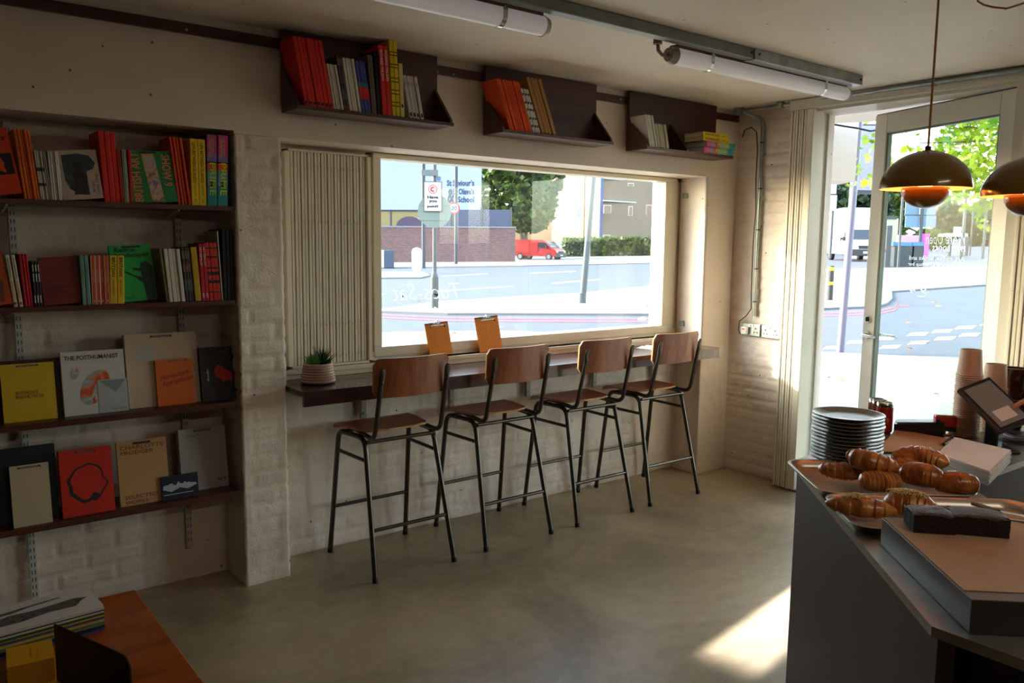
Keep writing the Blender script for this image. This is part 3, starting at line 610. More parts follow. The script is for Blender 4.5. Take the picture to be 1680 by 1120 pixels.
MB().box((w*.25,-.0012,h*.95),(w*.62,-.0004,h*.985)).build('shelf_tag',LABEL,e)
place_run(4,293,315,268,308,337,225,z1,YS,.15,'#d4430e','leaning orange spines with grey sides',W1,'leaning orange books on the top shelf',gap=.003)
place_run(2,315,340,311,337,338,228,z1,YS-.002,.17,YL,'yellow spines lettered in black',W1,'yellow lettered books on the top shelf',deco=many(spine_text('LIFE BETWEEN ISLANDS',.06,.66,INK,.42,.01),spine_text('CARIBBEAN BRITISH ART',.68,.86,INK,.22),spine_text('TATE',.9,.96,INK,.3)))
def prime(e,t,d,h):
    for a,b_,c in ((.72,1,'#c8388c'),(.60,.72,'#8a6cae'),(.5,.62,'#e0521c'),(.28,.5,'#6d9aa0'),(0,.28,'#2f8a90')): band(e,t,h,a,b_,bm_(c),0,1,'spine_colour')
    text('spine_title','PRIME',bm_('#c8d81c'),e,(t*.55,-.0007,h*.38),(0,0,-1),(1,0,0),w=h*.46,h=t*.62,lift=.0003,bold=.01)
    text('spine_subtitle',"ART'S NEXT\nGENERATION",bm_('#d8c83c'),e,(t*.45,-.0007,h*.82),(0,0,-1),(1,0,0),w=h*.28,h=t*.55,lift=.0003)
place_run(1,341,357,338,357.5,339,221,z1,YS-.004,.17,'#4a4a8c','multicoloured thick art book wrapped in clear film',W1,None,deco=many(prime,lambda e,t,d,h:MB().box((-.0015,-.0025,-.0002),(t+.0015,d,h+.008)).build('clear_film',glassmat('film_glass',rough=.12),e)))
place_run(1,358,374,357.8,375,340,222,z1,YS-.004,.17,'#4a4a8c','multicoloured thick art book without wrapping, rightmost',W1,None,deco=prime)
# -- second shelf
W2='on second alcove shelf'
e,w,h=face_from((-30,505),(22,505),(-36,415),z2,'#b8480e','dull orange book shown face out at the left end of the second alcove shelf',t=.02,tilt=2,Y=3.568,lean=-8)
blob(e,'cover_picture',ell(w*.5,h*.35,w*.4,h*.3,j=.3),M('dull_red_picture','#6a3a30',.5),.0005)
place_run(2,23,41,7,27,506,418,z2,YS,.12,'#cfc6ae','cream paperbacks with red foot ovals',W2,'cream paperbacks on the second shelf',gap=.004,deco=many(spine_text('JUSTICE FOR ALL',.05,.45,INK,.5,.01),spine_text('ANIMALS',.5,.82,bm_('#d8694a'),.6),lambda e,t,d,h:MB().cyl((t/2,-.0006,h*.07),(t/2,.0004,h*.07),t*.34,n=16).build('spine_logo',bm_('#9a2c1c'),e)))
place_run(3,41,56,28,47,505,417,z2,YS,.12,'#b80c0a','plain red spines',W2,'plain red books on the second shelf')
place_run(3,57,71,49,67,503,429,z2,YS,.11,'#1c1a1c','small black spines with white bars',W2,'small black books on the second shelf',deco=lambda e,t,d,h:[band(e,t,h,a,b_,WINK,.3,.62) for a,b_ in ((.78,.93),(.55,.73),(.08,.25))])
e,w,h=face_from((73,499),(136,498),(64,423),z2,'#7d2522','dull red book shown face out on the second alcove shelf, faint black lettering',t=.02,tilt=3,Y=3.58,lean=-4)
ctext(e,'AUDRE\nLORDE',w*.22,h*.88,w*.36,h*.13,bm_('#8a3834')); ctext(e,'YOUR\nSILENCE WILL\nNOT PROTECT YOU',w*.42,h*.35,w*.7,h*.4,bm_('#5c2030'))
place_run(2,136,151,128,146.5,502,419,z2,YS,.12,'#6f9690','grey-teal spines',W2,'grey-teal books on the second shelf',gap=.001,deco=spine_text('ESSAYS',.15,.5,bm_('#4c6a66'),.4))
place_run(4,152,181,147,179,501,419,z2,YS,.12,'#cc4a10','orange-red spines edged in white',W2,'orange-red paperbacks on the second shelf',gap=.001,deco=many(lambda e,t,d,h:(band(e,t,h,0,1,WINK,0,.1),band(e,t,h,0,1,WINK,.9,1)),spine_text('MICHEL SERRES',.3,.55,bm_('#d8a890'),.35),lambda e,t,d,h:text('spine_logo','A',WINK,e,(t/2,-.0003,h*.07),(1,0,0),(0,0,1),w=t*.5,h=h*.045,lift=.0004)))
place_run(2,181,205,179.5,204,500,419,z2,YS-.002,.12,'#e0b81c','yellow spines lettered BRIT',W2,'yellow paperbacks on the second shelf',deco=many(spine_text('BRIT(ish)',.04,.44,INK,.62,.02),spine_text('AFUA HIRSCH',.5,.82,INK,.3)))
e,w,h=face_from((206,497),(273,497),(182,405),z2,'#1fa04a','bright green book shown face out behind the yellow spines',t=.022,tilt=4,Y=3.60,lean=-4); 
e.location.x-=.035
w2=w+.035; ctext(e,'Radical\nLandscapes',w*.52,h*.86,w*.8,h*.2,bold=.015,align='C')
MB().box((w*.3,-.0012,h*.95),(w*.75,-.0004,h*.98)).build('shelf_tag',LABEL,e); ctext(e,'TATE',w*.35,h*.07,w*.2,h*.035)
blob(e,'cover_tree',[(w*.75,0),(w*.72,h*.3),(w*.55,h*.42),(w*.3,h*.52),(w*.28,h*.56),(w*.5,h*.47),(w*.7,h*.42),(w*.68,h*.52),(w*.5,h*.56),(w*.48,h*.6),(w*.68,h*.58),(w*.7,h*.68),(w*.85,h*.7),(w*.99,h*.6),(w*.99,0)],M('tree_dark','#12301c',.6),.0005)
place_run(1,274,278,261,266.5,498,408,z2,YS+.006,.15,'#8a9070','thin grey-green book',W2+' left of four white spines',None)
place_run(4,278.5,305,267,296,498,408,z2,YS,.15,'#cdc6b8','chunky white spines',W2,'chunky white books on the second shelf',gap=.001)
place_run(3,306,320,297,311,497,406,z2,YS,.15,'#3a2d30','dark photographic spines',W2,'dark photographic books on the second shelf',deco=lambda e,t,d,h:[band(e,t,h,a,b_,bm_(c),.05,.95) for a,b_,c in ((.8,.93,'#6a5a50'),(.55,.7,'#7a4a40'),(.2,.4,'#4c5a5c'))])
place_run(1,321,331.5,311,324,496,405,z2,YS,.15,'#c09a1c','mustard yellow spine',W2+' between dark and crimson spines',None)
place_run(2,332,344,326,336.5,496,400,z2,YS,.15,'#b8102c','crimson spines with white lettering',W2,'crimson books on the second shelf',deco=many(spine_text('LETTERS TO\nAN ARTIST',.05,.4,WINK,.6),spine_text('ART',.86,.95,WINK,.5)))
place_run(3,344.5,364,336.7,355,496,398,z2,YS,.15,'#c8280e','red spines with black bands',W2,'red and black books on the second shelf',deco=lambda e,t,d,h:[band(e,t,h,a,b_,INK,0,1) for a,b_ in ((.9,.92),(.74,.77),(.55,.58),(.44,.50),(.3,.35),(.14,.16))])
place_run(1,364.3,367,355.5,358.5,495,379,z2,YS+.002,.17,'#b9b4ac','tall pale grey thin book',W2+' left of the black spines',None)
place_run(3,367.5,386,361,385,494,376,z2,YS,.18,'#14151b','tall glossy black spines',W2+' against the pier','tall black books on the second shelf',gap=.001)
# -- third shelf: face out
e,w,h=face_from((-25,696),(104,682),(-40,596),z3,'#3a1a14','dark brown large book behind the yellow cover on the third alcove shelf',t=.02,tilt=9,Y=3.645)
e,w,h=face_from((7,695),(95,686),(1,599),z3,'#c9a41a','yellow book shown face out on the third alcove shelf',t=.014,tilt=9,lab=1)
ctext(e,'WITHOUT\nREDUCTION',w*.5,h*.46,w*.52,h*.13,bm_('#5a1a2c'))
e,w,h=face_from((150,681),(208,674),(120,580),z3,'#2a1512','dark book hidden behind the white cover with coloured ovals',t=.02,tilt=8,Y=3.70)
e,w,h=face_from((107,684),(210,672),(93,579),z3,'#c9c6c2','white book shown face out with two colourful ovals',t=.03,tilt=9)
ctext(e,'THE POSTHUMANIST',w*.48,h*.9,w*.86,h*.07,bold=.01); OV=noisemat('marbled_print',['#c8501c','#d8824c','#8aa0aa','#c4bcb4','#b83c1c'],14)
blob(e,'cover_oval',ell(w*.5,h*.42,w*.2,h*.3,-.55),OV,.0005); blob(e,'cover_oval',ell(w*.2,h*.66,w*.065,h*.1,-.3),OV,.0005)
ctext(e,'issue three   land and body',w*.5,h*.82,w*.5,h*.016,bm_('#8c8884'))
e,w,h=face_from((213,670),(330,657),(190,551),z3,'#c4ab94','large pale beige book shown face out, tallest on the third alcove shelf',t=.035,tilt=9,Y=3.64,lab=1,tagx=.5,tw=.3)
blob(e,'cover_note',[(w*.13,h*.62),(w*.38,h*.62),(w*.38,h*.84),(w*.13,h*.84)],bm_('#b3aaa4'),.0005)
e,w,h=face_from((164,678),(212,672),(157,624),z3,'#aeb0ae','small pale grey booklet with a triangle, in front of the oval cover',t=.006,tilt=9,name='booklet')
blob(e,'cover_triangle',[(w*.05,h*.97),(w*.95,h*.97),(w*.6,h*.6)],bm_('#7f8a90'),.0005); ctext(e,'notes from the field',w*.7,h*.1,w*.5,h*.03)
e,w,h=face_from((260,667),(321,659),(246,592),z3,'#d2621a','orange book shown face out with dark red script on the third alcove shelf',t=.01,tilt=9,lab=1,tagx=.6,tw=.5)
ctext(e,'Horticultural\nAppropriation',w*.55,h*.58,w*.86,h*.28,bm_('#7c2416'),rot=.18,italic=.35)
e,w,h=face_from((333,659),(391,652),(306,574),z3,'#211616','black book shown face out with a red brush mark',t=.03,tilt=9,Y=3.62)
blob(e,'cover_mark',ell(w*.62,h*.5,w*.2,h*.17,.9,j=.5,seed=4),bm_('#b8260e'),.0005); ctext(e,'beginnings',w*.2,h*.48,h*.22,w*.07,WINK,rot=-math.pi/2); ctext(e,'A NEW EDITION',w*.55,h*.9,w*.45,h*.03,bm_('#6a5c58'))
# -- lowest shelf
e,w,h=face_from((-22,872),(99,858),(-32,742),z4,'#171a2a','dark navy large book in clear film at the left of the lowest alcove shelf',t=.035,tilt=9,Y=3.63)
MB().box((-.001,-.002,0),(w+.001,.036,h+.012)).build('clear_film',MATS['film_glass'],e)
e,w,h=face_from((23,867),(87,857),(17,766),z4,'#bba78a','beige rounded notebook shown face out in front of the navy book',t=.008,tilt=9,lab=1,name='notebook',tw=.6)
ctext(e,'a long walk through the valley',w*.2,h*.25,h*.34,w*.03,bm_('#7d8494'),rot=-math.pi/2)
e,w,h=face_from((104,851),(190,837),(93,742),z4,'#c22510','red book shown face out with a black looping strap drawing',t=.03,tilt=9,lab=1,tw=.4)
pts=[]; c=ell(w*.5,h*.5,w*.36,h*.27,-.35,n=48,j=.25,seed=2); ring=MB(); vs=[]
for k,(x,z) in enumerate(c):
    an=2*math.pi*k/48; th=.0035+.004*max(0,math.sin(an*1.0+3.6)); dx,dz=x-w*.5,z-h*.5; l=math.hypot(dx,dz); vs+=[(x+dx/l*th,-.0006,z+dz/l*th),(x-dx/l*th,-.0006,z-dz/l*th)]
ring.add(vs,[(2*k,2*k+1,(2*k+3)%96,(2*k+2)%96) for k in range(48)]); ring.build('cover_drawing',M('charcoal_print','#22191c',.7),e)
blob(e,'cover_drawing',ell(w*.64,h*.26,w*.1,h*.055,.5,j=.4),MATS['charcoal_print'],.0007)
e,w,h=face_from((199,832),(280,820),(187,727),z4,'#b98d5e','tan book shown face out with dark red capitals on the lowest alcove shelf',t=.025,tilt=9,Y=3.605)
MB().box((w*.32,-.0012,h*.94),(w*.68,-.0004,h*.975)).build('shelf_tag',LABEL,e)
MR=bm_('#7a3a20'); ctext(e,'CHARLOTTE',w*.5,h*.90,w*.88,h*.065,MR,bold=.015); ctext(e,'PRODGER',w*.4,h*.82,w*.66,h*.06,MR,bold=.015); ctext(e,'SELECTED',w*.42,h*.13,w*.66,h*.055,MR,bold=.01); ctext(e,'WORKS',w*.32,h*.05,w*.46,h*.055,MR,bold=.01)
e,w,h=face_from((300,815),(376,803),(285,707),z4,'#a5a2a0','light grey book shown face out at the right of the lowest alcove shelf',t=.035,tilt=8,Y=3.66,lab=1,tw=.36)
ctext(e,'Nº9',w*.86,h*.13,w*.17,h*.055,bold=.01); ctext(e,'collected papers\nand drawings',w*.3,h*.88,w*.3,h*.05,bm_('#4c4a4a'))
e,w,h=face_from((267,822),(327,812),(264,783),z4,'#11182e','small navy landscape booklet with white mountains printed on it',t=.006,tilt=9,name='booklet')
p=[(w*.03,h*.45)]; random.seed(3)
for k in range(16): p.append((w*(.05+.058*k),h*(.58+.2*random.random()*(1-abs(k-6)/9))))
p+=[(w*.97,h*.5),(w*.7,h*.36),(w*.5,h*.46),(w*.25,h*.32)]
blob(e,'cover_mountain',p,bm_('#a9acb4'),.0005); MB().box((w*.05,-.0006,h*.2),(w*.85,-.0002,h*.23)).build('cover_line',bm_('#a9acb4'),e)
# ---------------------------------------------------------------- overhead shelves
OS=[(1.455,2.25,None,'nearest the alcove'),(2.545,3.33,None,'in the middle'),(3.60,4.41,3.96,'nearest the door corner')]
ZB=2.127
for i,(a,b_,gx,wh) in enumerate(OS):
    t=E('overhead_shelf',f'dark wooden box shelf with sloping ends high on the wall, {wh}','shelf')
    MB().box((a,WY-.046,ZB),(b_ ,WY-.024,CZ-.004),bev=.001).build('back_board',DARKW,t)
    MB().box((a,3.355,ZB),(b_,WY-.046,ZB+.016),bev=.001).build('shelf_board',DARKW,t)
    for x in (a,(gx if gx else b_-.02)):
        m=MB(); y0,y1=WY-.046,3.36; zz=ZB+.016
        m.add([(x,y0,zz),(x,y1,zz),(x,y1,zz+.012),(x,y0,zz+.175),(x+.015,y0,zz),(x+.015,y1,zz),(x+.015,y1,zz+.012),(x+.015,y0,zz+.175)],[(0,1,2,3),(7,6,5,4),(0,4,5,1),(1,5,6,2),(2,6,7,3),(3,7,4,0)]); m.build('end_gusset',DARKW,t)
zo=ZB+.0165; YO=3.366
WA='on overhead shelf nearest the alcove'
place_run(7,501,548,479,529.5,175,62,zo,YO,.14,'#d5220f','tall red spines',WA,'tall red books on the overhead shelf',deco=lambda e,t,d,h:band(e,t,h,.03,.07,INK,.2,.8))
place_run(4,548.5,565,535.5,553,180,105,zo,YO,.13,'#c9c4ba','thin white spines',WA,'thin white books on the overhead shelf')
place_run(2,565.5,574,552.5,560,181,91,zo,YO,.14,'#3c3033','dark photographic spines',WA,'dark photographic books on the overhead shelf',deco=lambda e,t,d,h:[band(e,t,h,a,b_,bm_(c),.05,.95) for a,b_,c in ((.82,.95,'#6a5a50'),(.5,.7,'#5a3a36'),(.2,.4,'#4c5a5c'),(.02,.1,'#7a3a30'))])
place_run(4,574.5,594,560.5,582,183,95,zo,YO,.14,'#d3cdc2','chunky white spines',WA,'chunky white books on the overhead shelf',gap=.001)
place_run(3,594.5,611,582.5,600,186,100,zo,YO,.14,'#3d4290','purple and red spines',WA,'purple and red books on the overhead shelf',deco=lambda e,t,d,h:[band(e,t,h,a,b_,bm_(c),0,1) for a,b_,c in ((.26,.5,'#c01c1c'),(.5,.58,'#2f7a8c'))])
place_run(3,611.5,620,600.5,614,187,90,zo,YO,.14,'#6e6353','grey-brown spines',WA,'grey-brown books on the overhead shelf')
place_run(1,620.5,628,614.5,620,188,84,zo,YO+.01,.14,'#17181e','black book',WA+' left of the red lettered spines',None)
place_run(2,628.5,644,620,637.5,189,75,zo,YO,.14,'#d01a14','red spines with white capital lettering',WA,'red lettered books on the overhead shelf',deco=spine_text('RICHARD WILSON',.06,.5,WINK,.55,.01))
place_run(2,644.5,657.5,637.5,652,190,66,zo,YO-.002,.14,'#dcc010','tall yellow spines with black rings',WA,'yellow ringed books on the overhead shelf',deco=lambda e,t,d,h:[band(e,t,h,a,a+.012,INK,0,1) for a in (.84,.80,.68,.64,.5,.45,.34,.29,.18,.13)])
place_run(1,658,665,653.5,662,193,104,zo,YO,.13,'#c8b878','pale yellow book',WA+' right of the ringed spines',None,deco=lambda e,t,d,h:band(e,t,h,.18,.24,INK,.3,.7))
place_run(4,673,696.5,662.5,683,197,124,zo,YO,.13,'#bdb8b8','light grey leaning spines',WA,'light grey books on the overhead shelf',gap=.001,deco=lambda e,t,d,h:(band(e,t,h,.04,.13,INK,.25,.75),band(e,t,h,.76,.86,bm_('#b07a6a'),.2,.6)))
WB='on middle overhead shelf'
place_run(13,837,874,813.5,853,215,131,zo,YO,.13,'#e0500e','thin orange spines',WB,'thin orange books on the middle overhead shelf',deco=lambda e,t,d,h:band(e,t,h,.5,.9,bm_('#a83408'),.4,.6))
place_run(3,875,889,855.5,865.5,219,145,zo,YO,.12,'#c4c0b8','white spines with black marks',WB,'white marked books on the middle overhead shelf',deco=lambda e,t,d,h:[band(e,t,h,a,a+.05,INK,.2,.8) for a in (.12,.3,.5,.66,.85)])
place_run(4,890,914,866,885,221,127,zo,YO,.15,'#a8763c','kraft brown spines',WB,'kraft brown books on the middle overhead shelf',gap=.001)
WC='on overhead shelf nearest the door'
place_run(4,1067,1080,1056,1074,237,188,zo,YO,.12,'#cbc6bc','chunky white spines',WC,'white books on the corner overhead shelf')
place_run(4,1080.5,1099,1075,1092,240,203,zo,YO,.11,'#a7a184','thin grey-green leaning spines',WC,'grey-green books on the corner overhead shelf')
# horizontal pile at the right end of that shelf
def flatbook(x0,x1,y0,z,t,cover,label,group,deco,rz=0,d=.17):
    w=x1-x0; e=E('book',label,'book',group,loc=(x0,y0,z),rot=(0,0,rz)); c=.002; m=MB(); m.box((0,0,0),(w,c,t)); m.box((0,c,0),(w,d,c)); m.box((0,c,t-c),(w,d,t)); m.build('cover',bm_(cover),e); MB().box((.003,c,c),(w-.003,d-.004,t-c)).build('pages',PAPER,e); deco(e,w,t); return e
def dy(e,w,t): text('spine_title','LIFE BETWEEN ISLANDS',INK,e,(w*.36,-.0002,t*.5),(1,0,0),(0,0,1),w=w*.56,h=t*.5,lift=.0004,bold=.01); text('spine_subtitle','CARIBBEAN ART   TATE',INK,e,(w*.83,-.0002,t*.5),(1,0,0),(0,0,1),w=w*.24,h=t*.22,lift=.0004)
def dp(e,w,t):
    for a,b_,c in ((0,.2,'#d43c94'),(.2,.36,'#9a74b4'),(.34,.46,'#ea5a24'),(.46,.78,'#8aa89c'),(.78,1,'#35949a')): MB().box((w*a,-.0005,0),(w*b_,.0004,t)).build('spine_colour',bm_(c),e)
    text('spine_title','PRIME',bm_('#c8d81c'),e,(w*.6,-.0007,t*.5),(1,0,0),(0,0,1),w=w*.42,h=t*.66,lift=.0003,bold=.01); text('spine_subtitle',"ART'S NEXT\nGENERATION",bm_('#d8c83c'),e,(w*.2,-.0007,t*.5),(1,0,0),(0,0,1),w=w*.28,h=t*.55,lift=.0003)
xa=PY(1153,240,3.36).x
flatbook(xa+.0,xa+.285,3.348,zo,.036,'#4a4a8c','multicoloured art book lying flat at the bottom of the pile on the corner shelf','multicoloured books lying flat',dp,d=.17)
flatbook(xa+.012,xa+.297,3.344,zo+.037,.036,'#4a4a8c','multicoloured art book lying flat, second from the bottom of the corner shelf pile','multicoloured books lying flat',dp,d=.17)
flatbook(xa-.008,xa+.245,3.352,zo+.074,.027,'#e3c40e','lower of the two yellow books lying flat on the corner shelf pile','yellow books lying flat',dy,d=.17)
flatbook(xa-.008,xa+.242,3.354,zo+.1015,.027,'#e3c40e','yellow book lying flat on top of the pile on the corner shelf','yellow books lying flat',dy,d=.17)
# ================================================================ THINGS ON THE BAR AND SILL
pp=Vector((1.628,3.575,.905))
t=E('potted_succulents','ribbed clay bowl with two small succulents at the left end of the window bar','plant',loc=pp)
prof=[(0.0,0),(.055,0)]
for k in range(7):
    z=.006+k*.0125; r0=.082-.0022*k; prof+=[(r0-.003,z),(r0,z+.004),(r0,z+.008),(r0-.003,z+.0115)]
prof+=[(.064,.095),(.060,.095),(.058,.075),(0,.075)]
prof=[(.062,0) if i==1 else p_ for i,p_ in enumerate(prof)]
MB().lathe(prof,n=40).build('pot',M('ribbed_clay','#b89a88',.6,bump=.05),t); MB().cyl((0,0,.07),(0,0,.078),.058,n=24).build('soil',M('potting_soil','#3a2a1e',.95,bump=.5),t)
def spiky(c,n,L,w,mat,name,el0,el1,fat=.3,seed=1):
    rnd=random.Random(seed); m=MB(); c=Vector(c)
    for i in range(n):
        f=i/n; an=i*2.39996; el=R(el0+(el1-el0)*f+rnd.uniform(-5,5)); l=L*(.75+.35*math.sin(f*3))*rnd.uniform(.9,1.1)
        d=Vector((math.cos(an)*math.cos(el),math.sin(an)*math.cos(el),math.sin(el))); s=Vector((-math.sin(an),math.cos(an),0)); up=s.cross(d)*-1
        vs=[];K=6
        for k in range(K+1):
            q=k/K; p=c+d*(l*q)+Vector((0,0,l*.18*q*q)); ww=w*(math.sin(math.pi*min(1,.25+q*.75)))*(1-q**3)+.0004; vs+=[p-s*ww,p+up*ww*fat*2,p+s*ww,p-up*ww*fat]
        m.add(vs,[(k*4+j,k*4+(j+1)%4,k*4+4+(j+1)%4,k*4+4+j) for k in range(K) for j in range(4)],0,True)
    m.build(name,mat,t)
spiky((-.028,-.008,.085),52,.055,.0048,leafmat('succulent_light','#4f8a3a','#7fb04c',.1),'rosette_plant',8,85,.5)
spiky((.022,.004,.08),44,.082,.0062,leafmat('aloe_dark','#16301c','#2c5034',.05),'aloe_plant',12,80,.35,seed=5)
def clip(px0,px1,yb,yt,xt,label,i):
    zs=.9535; B=PZ(px0,yb,zs); B=PY(px0,yb,3.725); Br=PY(px1,yb-2,3.725); w=Br.x-B.x
    t=E('clipboard',label,'clipboard','orange menu clipboards',loc=(B.x,3.725,zs+.0005)); a=R(-12)
    n=Vector((0,math.cos(a),math.sin(a))); T=PP(xt,yt,(B.x,3.725,zs),n); h=(T-Vector((B.x,3.725,zs))).length; ln=math.atan2(T.x-B.x,h)
    t.rotation_euler=(a,ln*.4,0)
    MB().box((-.002,.002,0),(w+.002,.005,h),bev=.001).build('board',M('hardboard','#6e4424',.6),t)
    MB().box((0,.0008,.001),(w,.0018,h*.955)).build('sheet',leafmat('orange_paper','#ffa200','#ffae10',.35),t)
    text('sheet_text','Filter coffee',INK,t,(w*.2,.0006,h*.84),(1,0,0),(0,0,1),w=w*.2,h=.002,lift=.0003)
    for cx,z0,k in ((.26,.70,11),(.74,.72,8)):
        for j in range(k): text('sheet_text',['flat white','espresso 2.5','cortado','americano','matcha latte','iced tea'][j%6],M('menu_print','#7a4a10',.7),t,(w*cx,.0006,h*(z0-j*.042)),(1,0,0),(0,0,1),w=w*(.26+.05*((j*5)%3)),h=.0022,lift=.0003)
    MB().cyl((w*.84,.0002,h*.86),(w*.84,.0012,h*.86),.006,n=6).build('sheet_logo',INK,t)
    m=MB(); m.add([(w*.22,-.006,h*.90),(w*.78,-.006,h*.90),(w*.66,.0,h*.985),(w*.34,.0,h*.985),(w*.22,.001,h*.90),(w*.78,.001,h*.90),(w*.66,.004,h*.985),(w*.34,.004,h*.985)],[(0,1,2,3),(7,6,5,4),(0,4,5,1),(1,5,6,2),(2,6,7,3),(3,7,4,0)])
    m.cyl((w*.2,-.004,h*.90),(w*.8,-.004,h*.90),.0035,n=10)
    for s in (-1,1): m.tube([(w*.5+s*.016,.0,h*.965),(w*.5+s*.02,-.008,h*.99),(w*.5+s*.012,-.012,h*1.02),(w*.5+s*.004,-.008,h*1.03),(w*.5,-.004,h*1.045)],.0016,6)
    m.cyl((w*.5-.0015,.001,h*1.0),(w*.5+.0015,.001,h*1.0),.011,n=16); m.build('spring_clip',CHROME,t)
clip(706,743,580,532,693,'left orange clipboard menu leaning on the window sill',0); clip(788,825,573,522,775,'right orange clipboard menu leaning on the window sill',1)
t=E('magazine','open magazine lying on the bar behind the stool farthest from the pier','magazine',loc=(3.98,3.60,.9055),rot=(0,0,.15))
for s in (-1,1):
    m=MB(); vs=[]
    for k in range(9): q=k/8; vs+=[(s*.1*q,-.07,.010*math.sin(math.pi*min(1,q*1.3))*(1-q)+.004*(1-q)+.0005),(s*.1*q,.07,.010*math.sin(math.pi*min(1,q*1.3))*(1-q)+.004*(1-q)+.0005)]
    m.add(vs,[(2*k,2*k+1,2*k+3,2*k+2) for k in range(8)],0,True); m.add([(v[0],v[1],0) for v in vs],[(2*k,2*k+1,2*k+3,2*k+2) for k in range(8)]); m.build('page',noisemat('grey_photo',['#6f7076','#d5d2cc','#b0aeb0'],20) if s<0 else WPAP,t)
t=E('orange_mandarin','small bright orange fruit on the right end of the bar','fruit',loc=(4.27,3.47,.905)); 
MB().lathe([(0,0),(.012,.001),(.021,.009),(.024,.019),(.020,.031),(.010,.037),(.002,.036),(0,.034)],n=24).build('skin',M('orange_peel','#f07a08',.45,bump=.15,bscale=300),t); MB().cyl((0,0,.034),(0,0,.039),.003,n=8).build('stem',M('stem_green','#4a6a2a',.6),t)
# ================================================================ TABLE BOTTOM LEFT
TZ=.45
c1=PZ(215,968,TZ); c2=PZ(345,1120,TZ); tx=(c1.x+c2.x)/2+.0; ty=c1.y
t=E('low_table','orange-brown wooden table in the bottom left corner holding magazines','table')
MB().box((-.55,ty-1.35,TZ-.03),(tx,ty,TZ),bev=.003).build('table_top',TABLEW,t)
for x in (-.5,tx-.06):
    for y in (ty-1.3,ty-.06): MB().box((x,y,0),(x+.045,y+.045,TZ-.03),bev=.003).build('leg',TABLEW,t)
m=MB(); m.box((-.5,ty-.05,TZ-.09),(tx-.03,ty-.03,TZ-.03)); m.box((tx-.05,ty-1.3,TZ-.09),(tx-.03,ty-.03,TZ-.03)); m.build('apron',TABLEW,t)
# magazine pile
top=TZ+.075
a=PZ(137,970,top); b_=PZ(170,992,top); cl=PZ(0,1037,top); ex=(b_-cl); ex.z=0; ex.normalize(); wd=(a-b_).length; ey=Vector((-ex.y,ex.x,0)); 
cols=['#d8d2c8','#cfcac2','#3a3a3c','#cfc9c0','#1f5c34','#c8a818','#4a4c9a','#c9b21c','#8a9a86','#6d7d6a','#2a2422','#241f22','#4c4aa0']
z=TZ+.0005; n=len(cols); th=(top-TZ)/n; wd=max(wd,.17); LM=.30
for i in range(n):
    j=n-1-i; cc=cols[j]; o=b_-ex*LM; off=.004*math.sin(i*2.1); rz=math.atan2(ex.y,ex.x)+.012*math.sin(i*1.7)
    pos={0:'topmost magazine of the pile on the orange table, black drawing on its white cover',1:'second magazine from the top of the pile on the orange table',n-1:'lowest magazine of the pile on the orange table'}.get(j) or f'{ORD[j]} magazine from the top of the pile on the orange table'
    e=E('magazine',pos,'magazine','magazines piled on the orange table',loc=(o.x+ey.x*off,o.y+ey.y*off,z),rot=(0,0,rz))
    MB().box((0,0,.0008),(LM-.001,wd-.001,th-.001)).build('pages',WPAP,e); m=MB(); m.box((0,0,0),(LM,wd,.0008)); m.box((0,0,th-.001),(LM,wd,th-.0002)); m.box((0,-.0006,0),(LM,.0006,th-.0002)); m.build('cover',bm_(cc),e); z+=th
    if j==0:
        DR=noisemat('grey_etching',['#2b2728','#6f6a68','#3a3536'],40)
        for pts_ in ([(.02,.03),(.10,.028),(.17,.045),(.24,.04),(.26,.07),(.28,.085),(.25,.10),(.20,.092),(.14,.085),(.08,.09),(.03,.07)],[(.02,.10),(.06,.115),(.12,.125),(.22,.135),(.22,.128),(.13,.115),(.09,.10)]):
            MB().add([(x,y,th+.0002) for x,y in pts_],[list(range(len(pts_)))]).build('cover_drawing',DR,e)
        MB().box((.005,.01,th),(.03,.016,th+.0003)).build('cover_mark',bm_('#c8402c'),e)
# yellow booklets
tb=TZ+.062; p0=PZ(11,1096,tb); p1=PZ(90,1078,tb); q0=PZ(8,1055,tb); ex=(p1-p0); ex.z=0; w=ex.length; ex.normalize(); d=.115; n=9; th=(tb-TZ)/n
for i in range(n):
    j=n-1-i
    e=E('booklet',('topmost yellow booklet of the small pile in front of the magazines' if j==0 else f'{ORD[j]} yellow booklet from the top of the small pile on the table'),'booklet','yellow booklets piled on the orange table',loc=(p0.x+.001*math.sin(i*3),p0.y,TZ+.0005+i*th),rot=(0,0,math.atan2(ex.y,ex.x)+.01*math.sin(i*2)))
    m=MB(); m.box((0,0,0),(w,d,.0006)); m.box((0,0,th-.001),(w,d,th-.0002)); m.box((0,0,0),(.0008,d,th-.0002)); m.build('cover',bm_('#d29a0a'),e); MB().box((.001,.001,.0006),(w-.001,d-.001,th-.001)).build('pages',M('yellow_pages','#c98a22',.8),e)
    if j==0:
        text('cover_title','Notes on a Conditional Form',INK,e,(w*.52,d*.5,th),(0,-1,0),(1,0,0),w=d*.5,h=.004,lift=.0004); text('cover_title','second printing',MATS['menu_print'],e,(w*.66,d*.5,th),(0,-1,0),(1,0,0),w=d*.7,h=.0025,lift=.0004)
e=E('booklet','yellow booklet lying alone in front of the small pile, mostly cut by the frame','booklet',loc=(p0.x+.06,p0.y-.13,TZ+.0005),rot=(0,0,.25)); m=MB(); m.box((0,0,0),(.105,.09,.0006)); m.box((0,0,.009),(.105,.09,.01)); m.build('cover',bm_('#d29a0a'),e); MB().box((.001,.001,.0006),(.104,.089,.009)).build('pages',MATS['yellow_pages'],e)
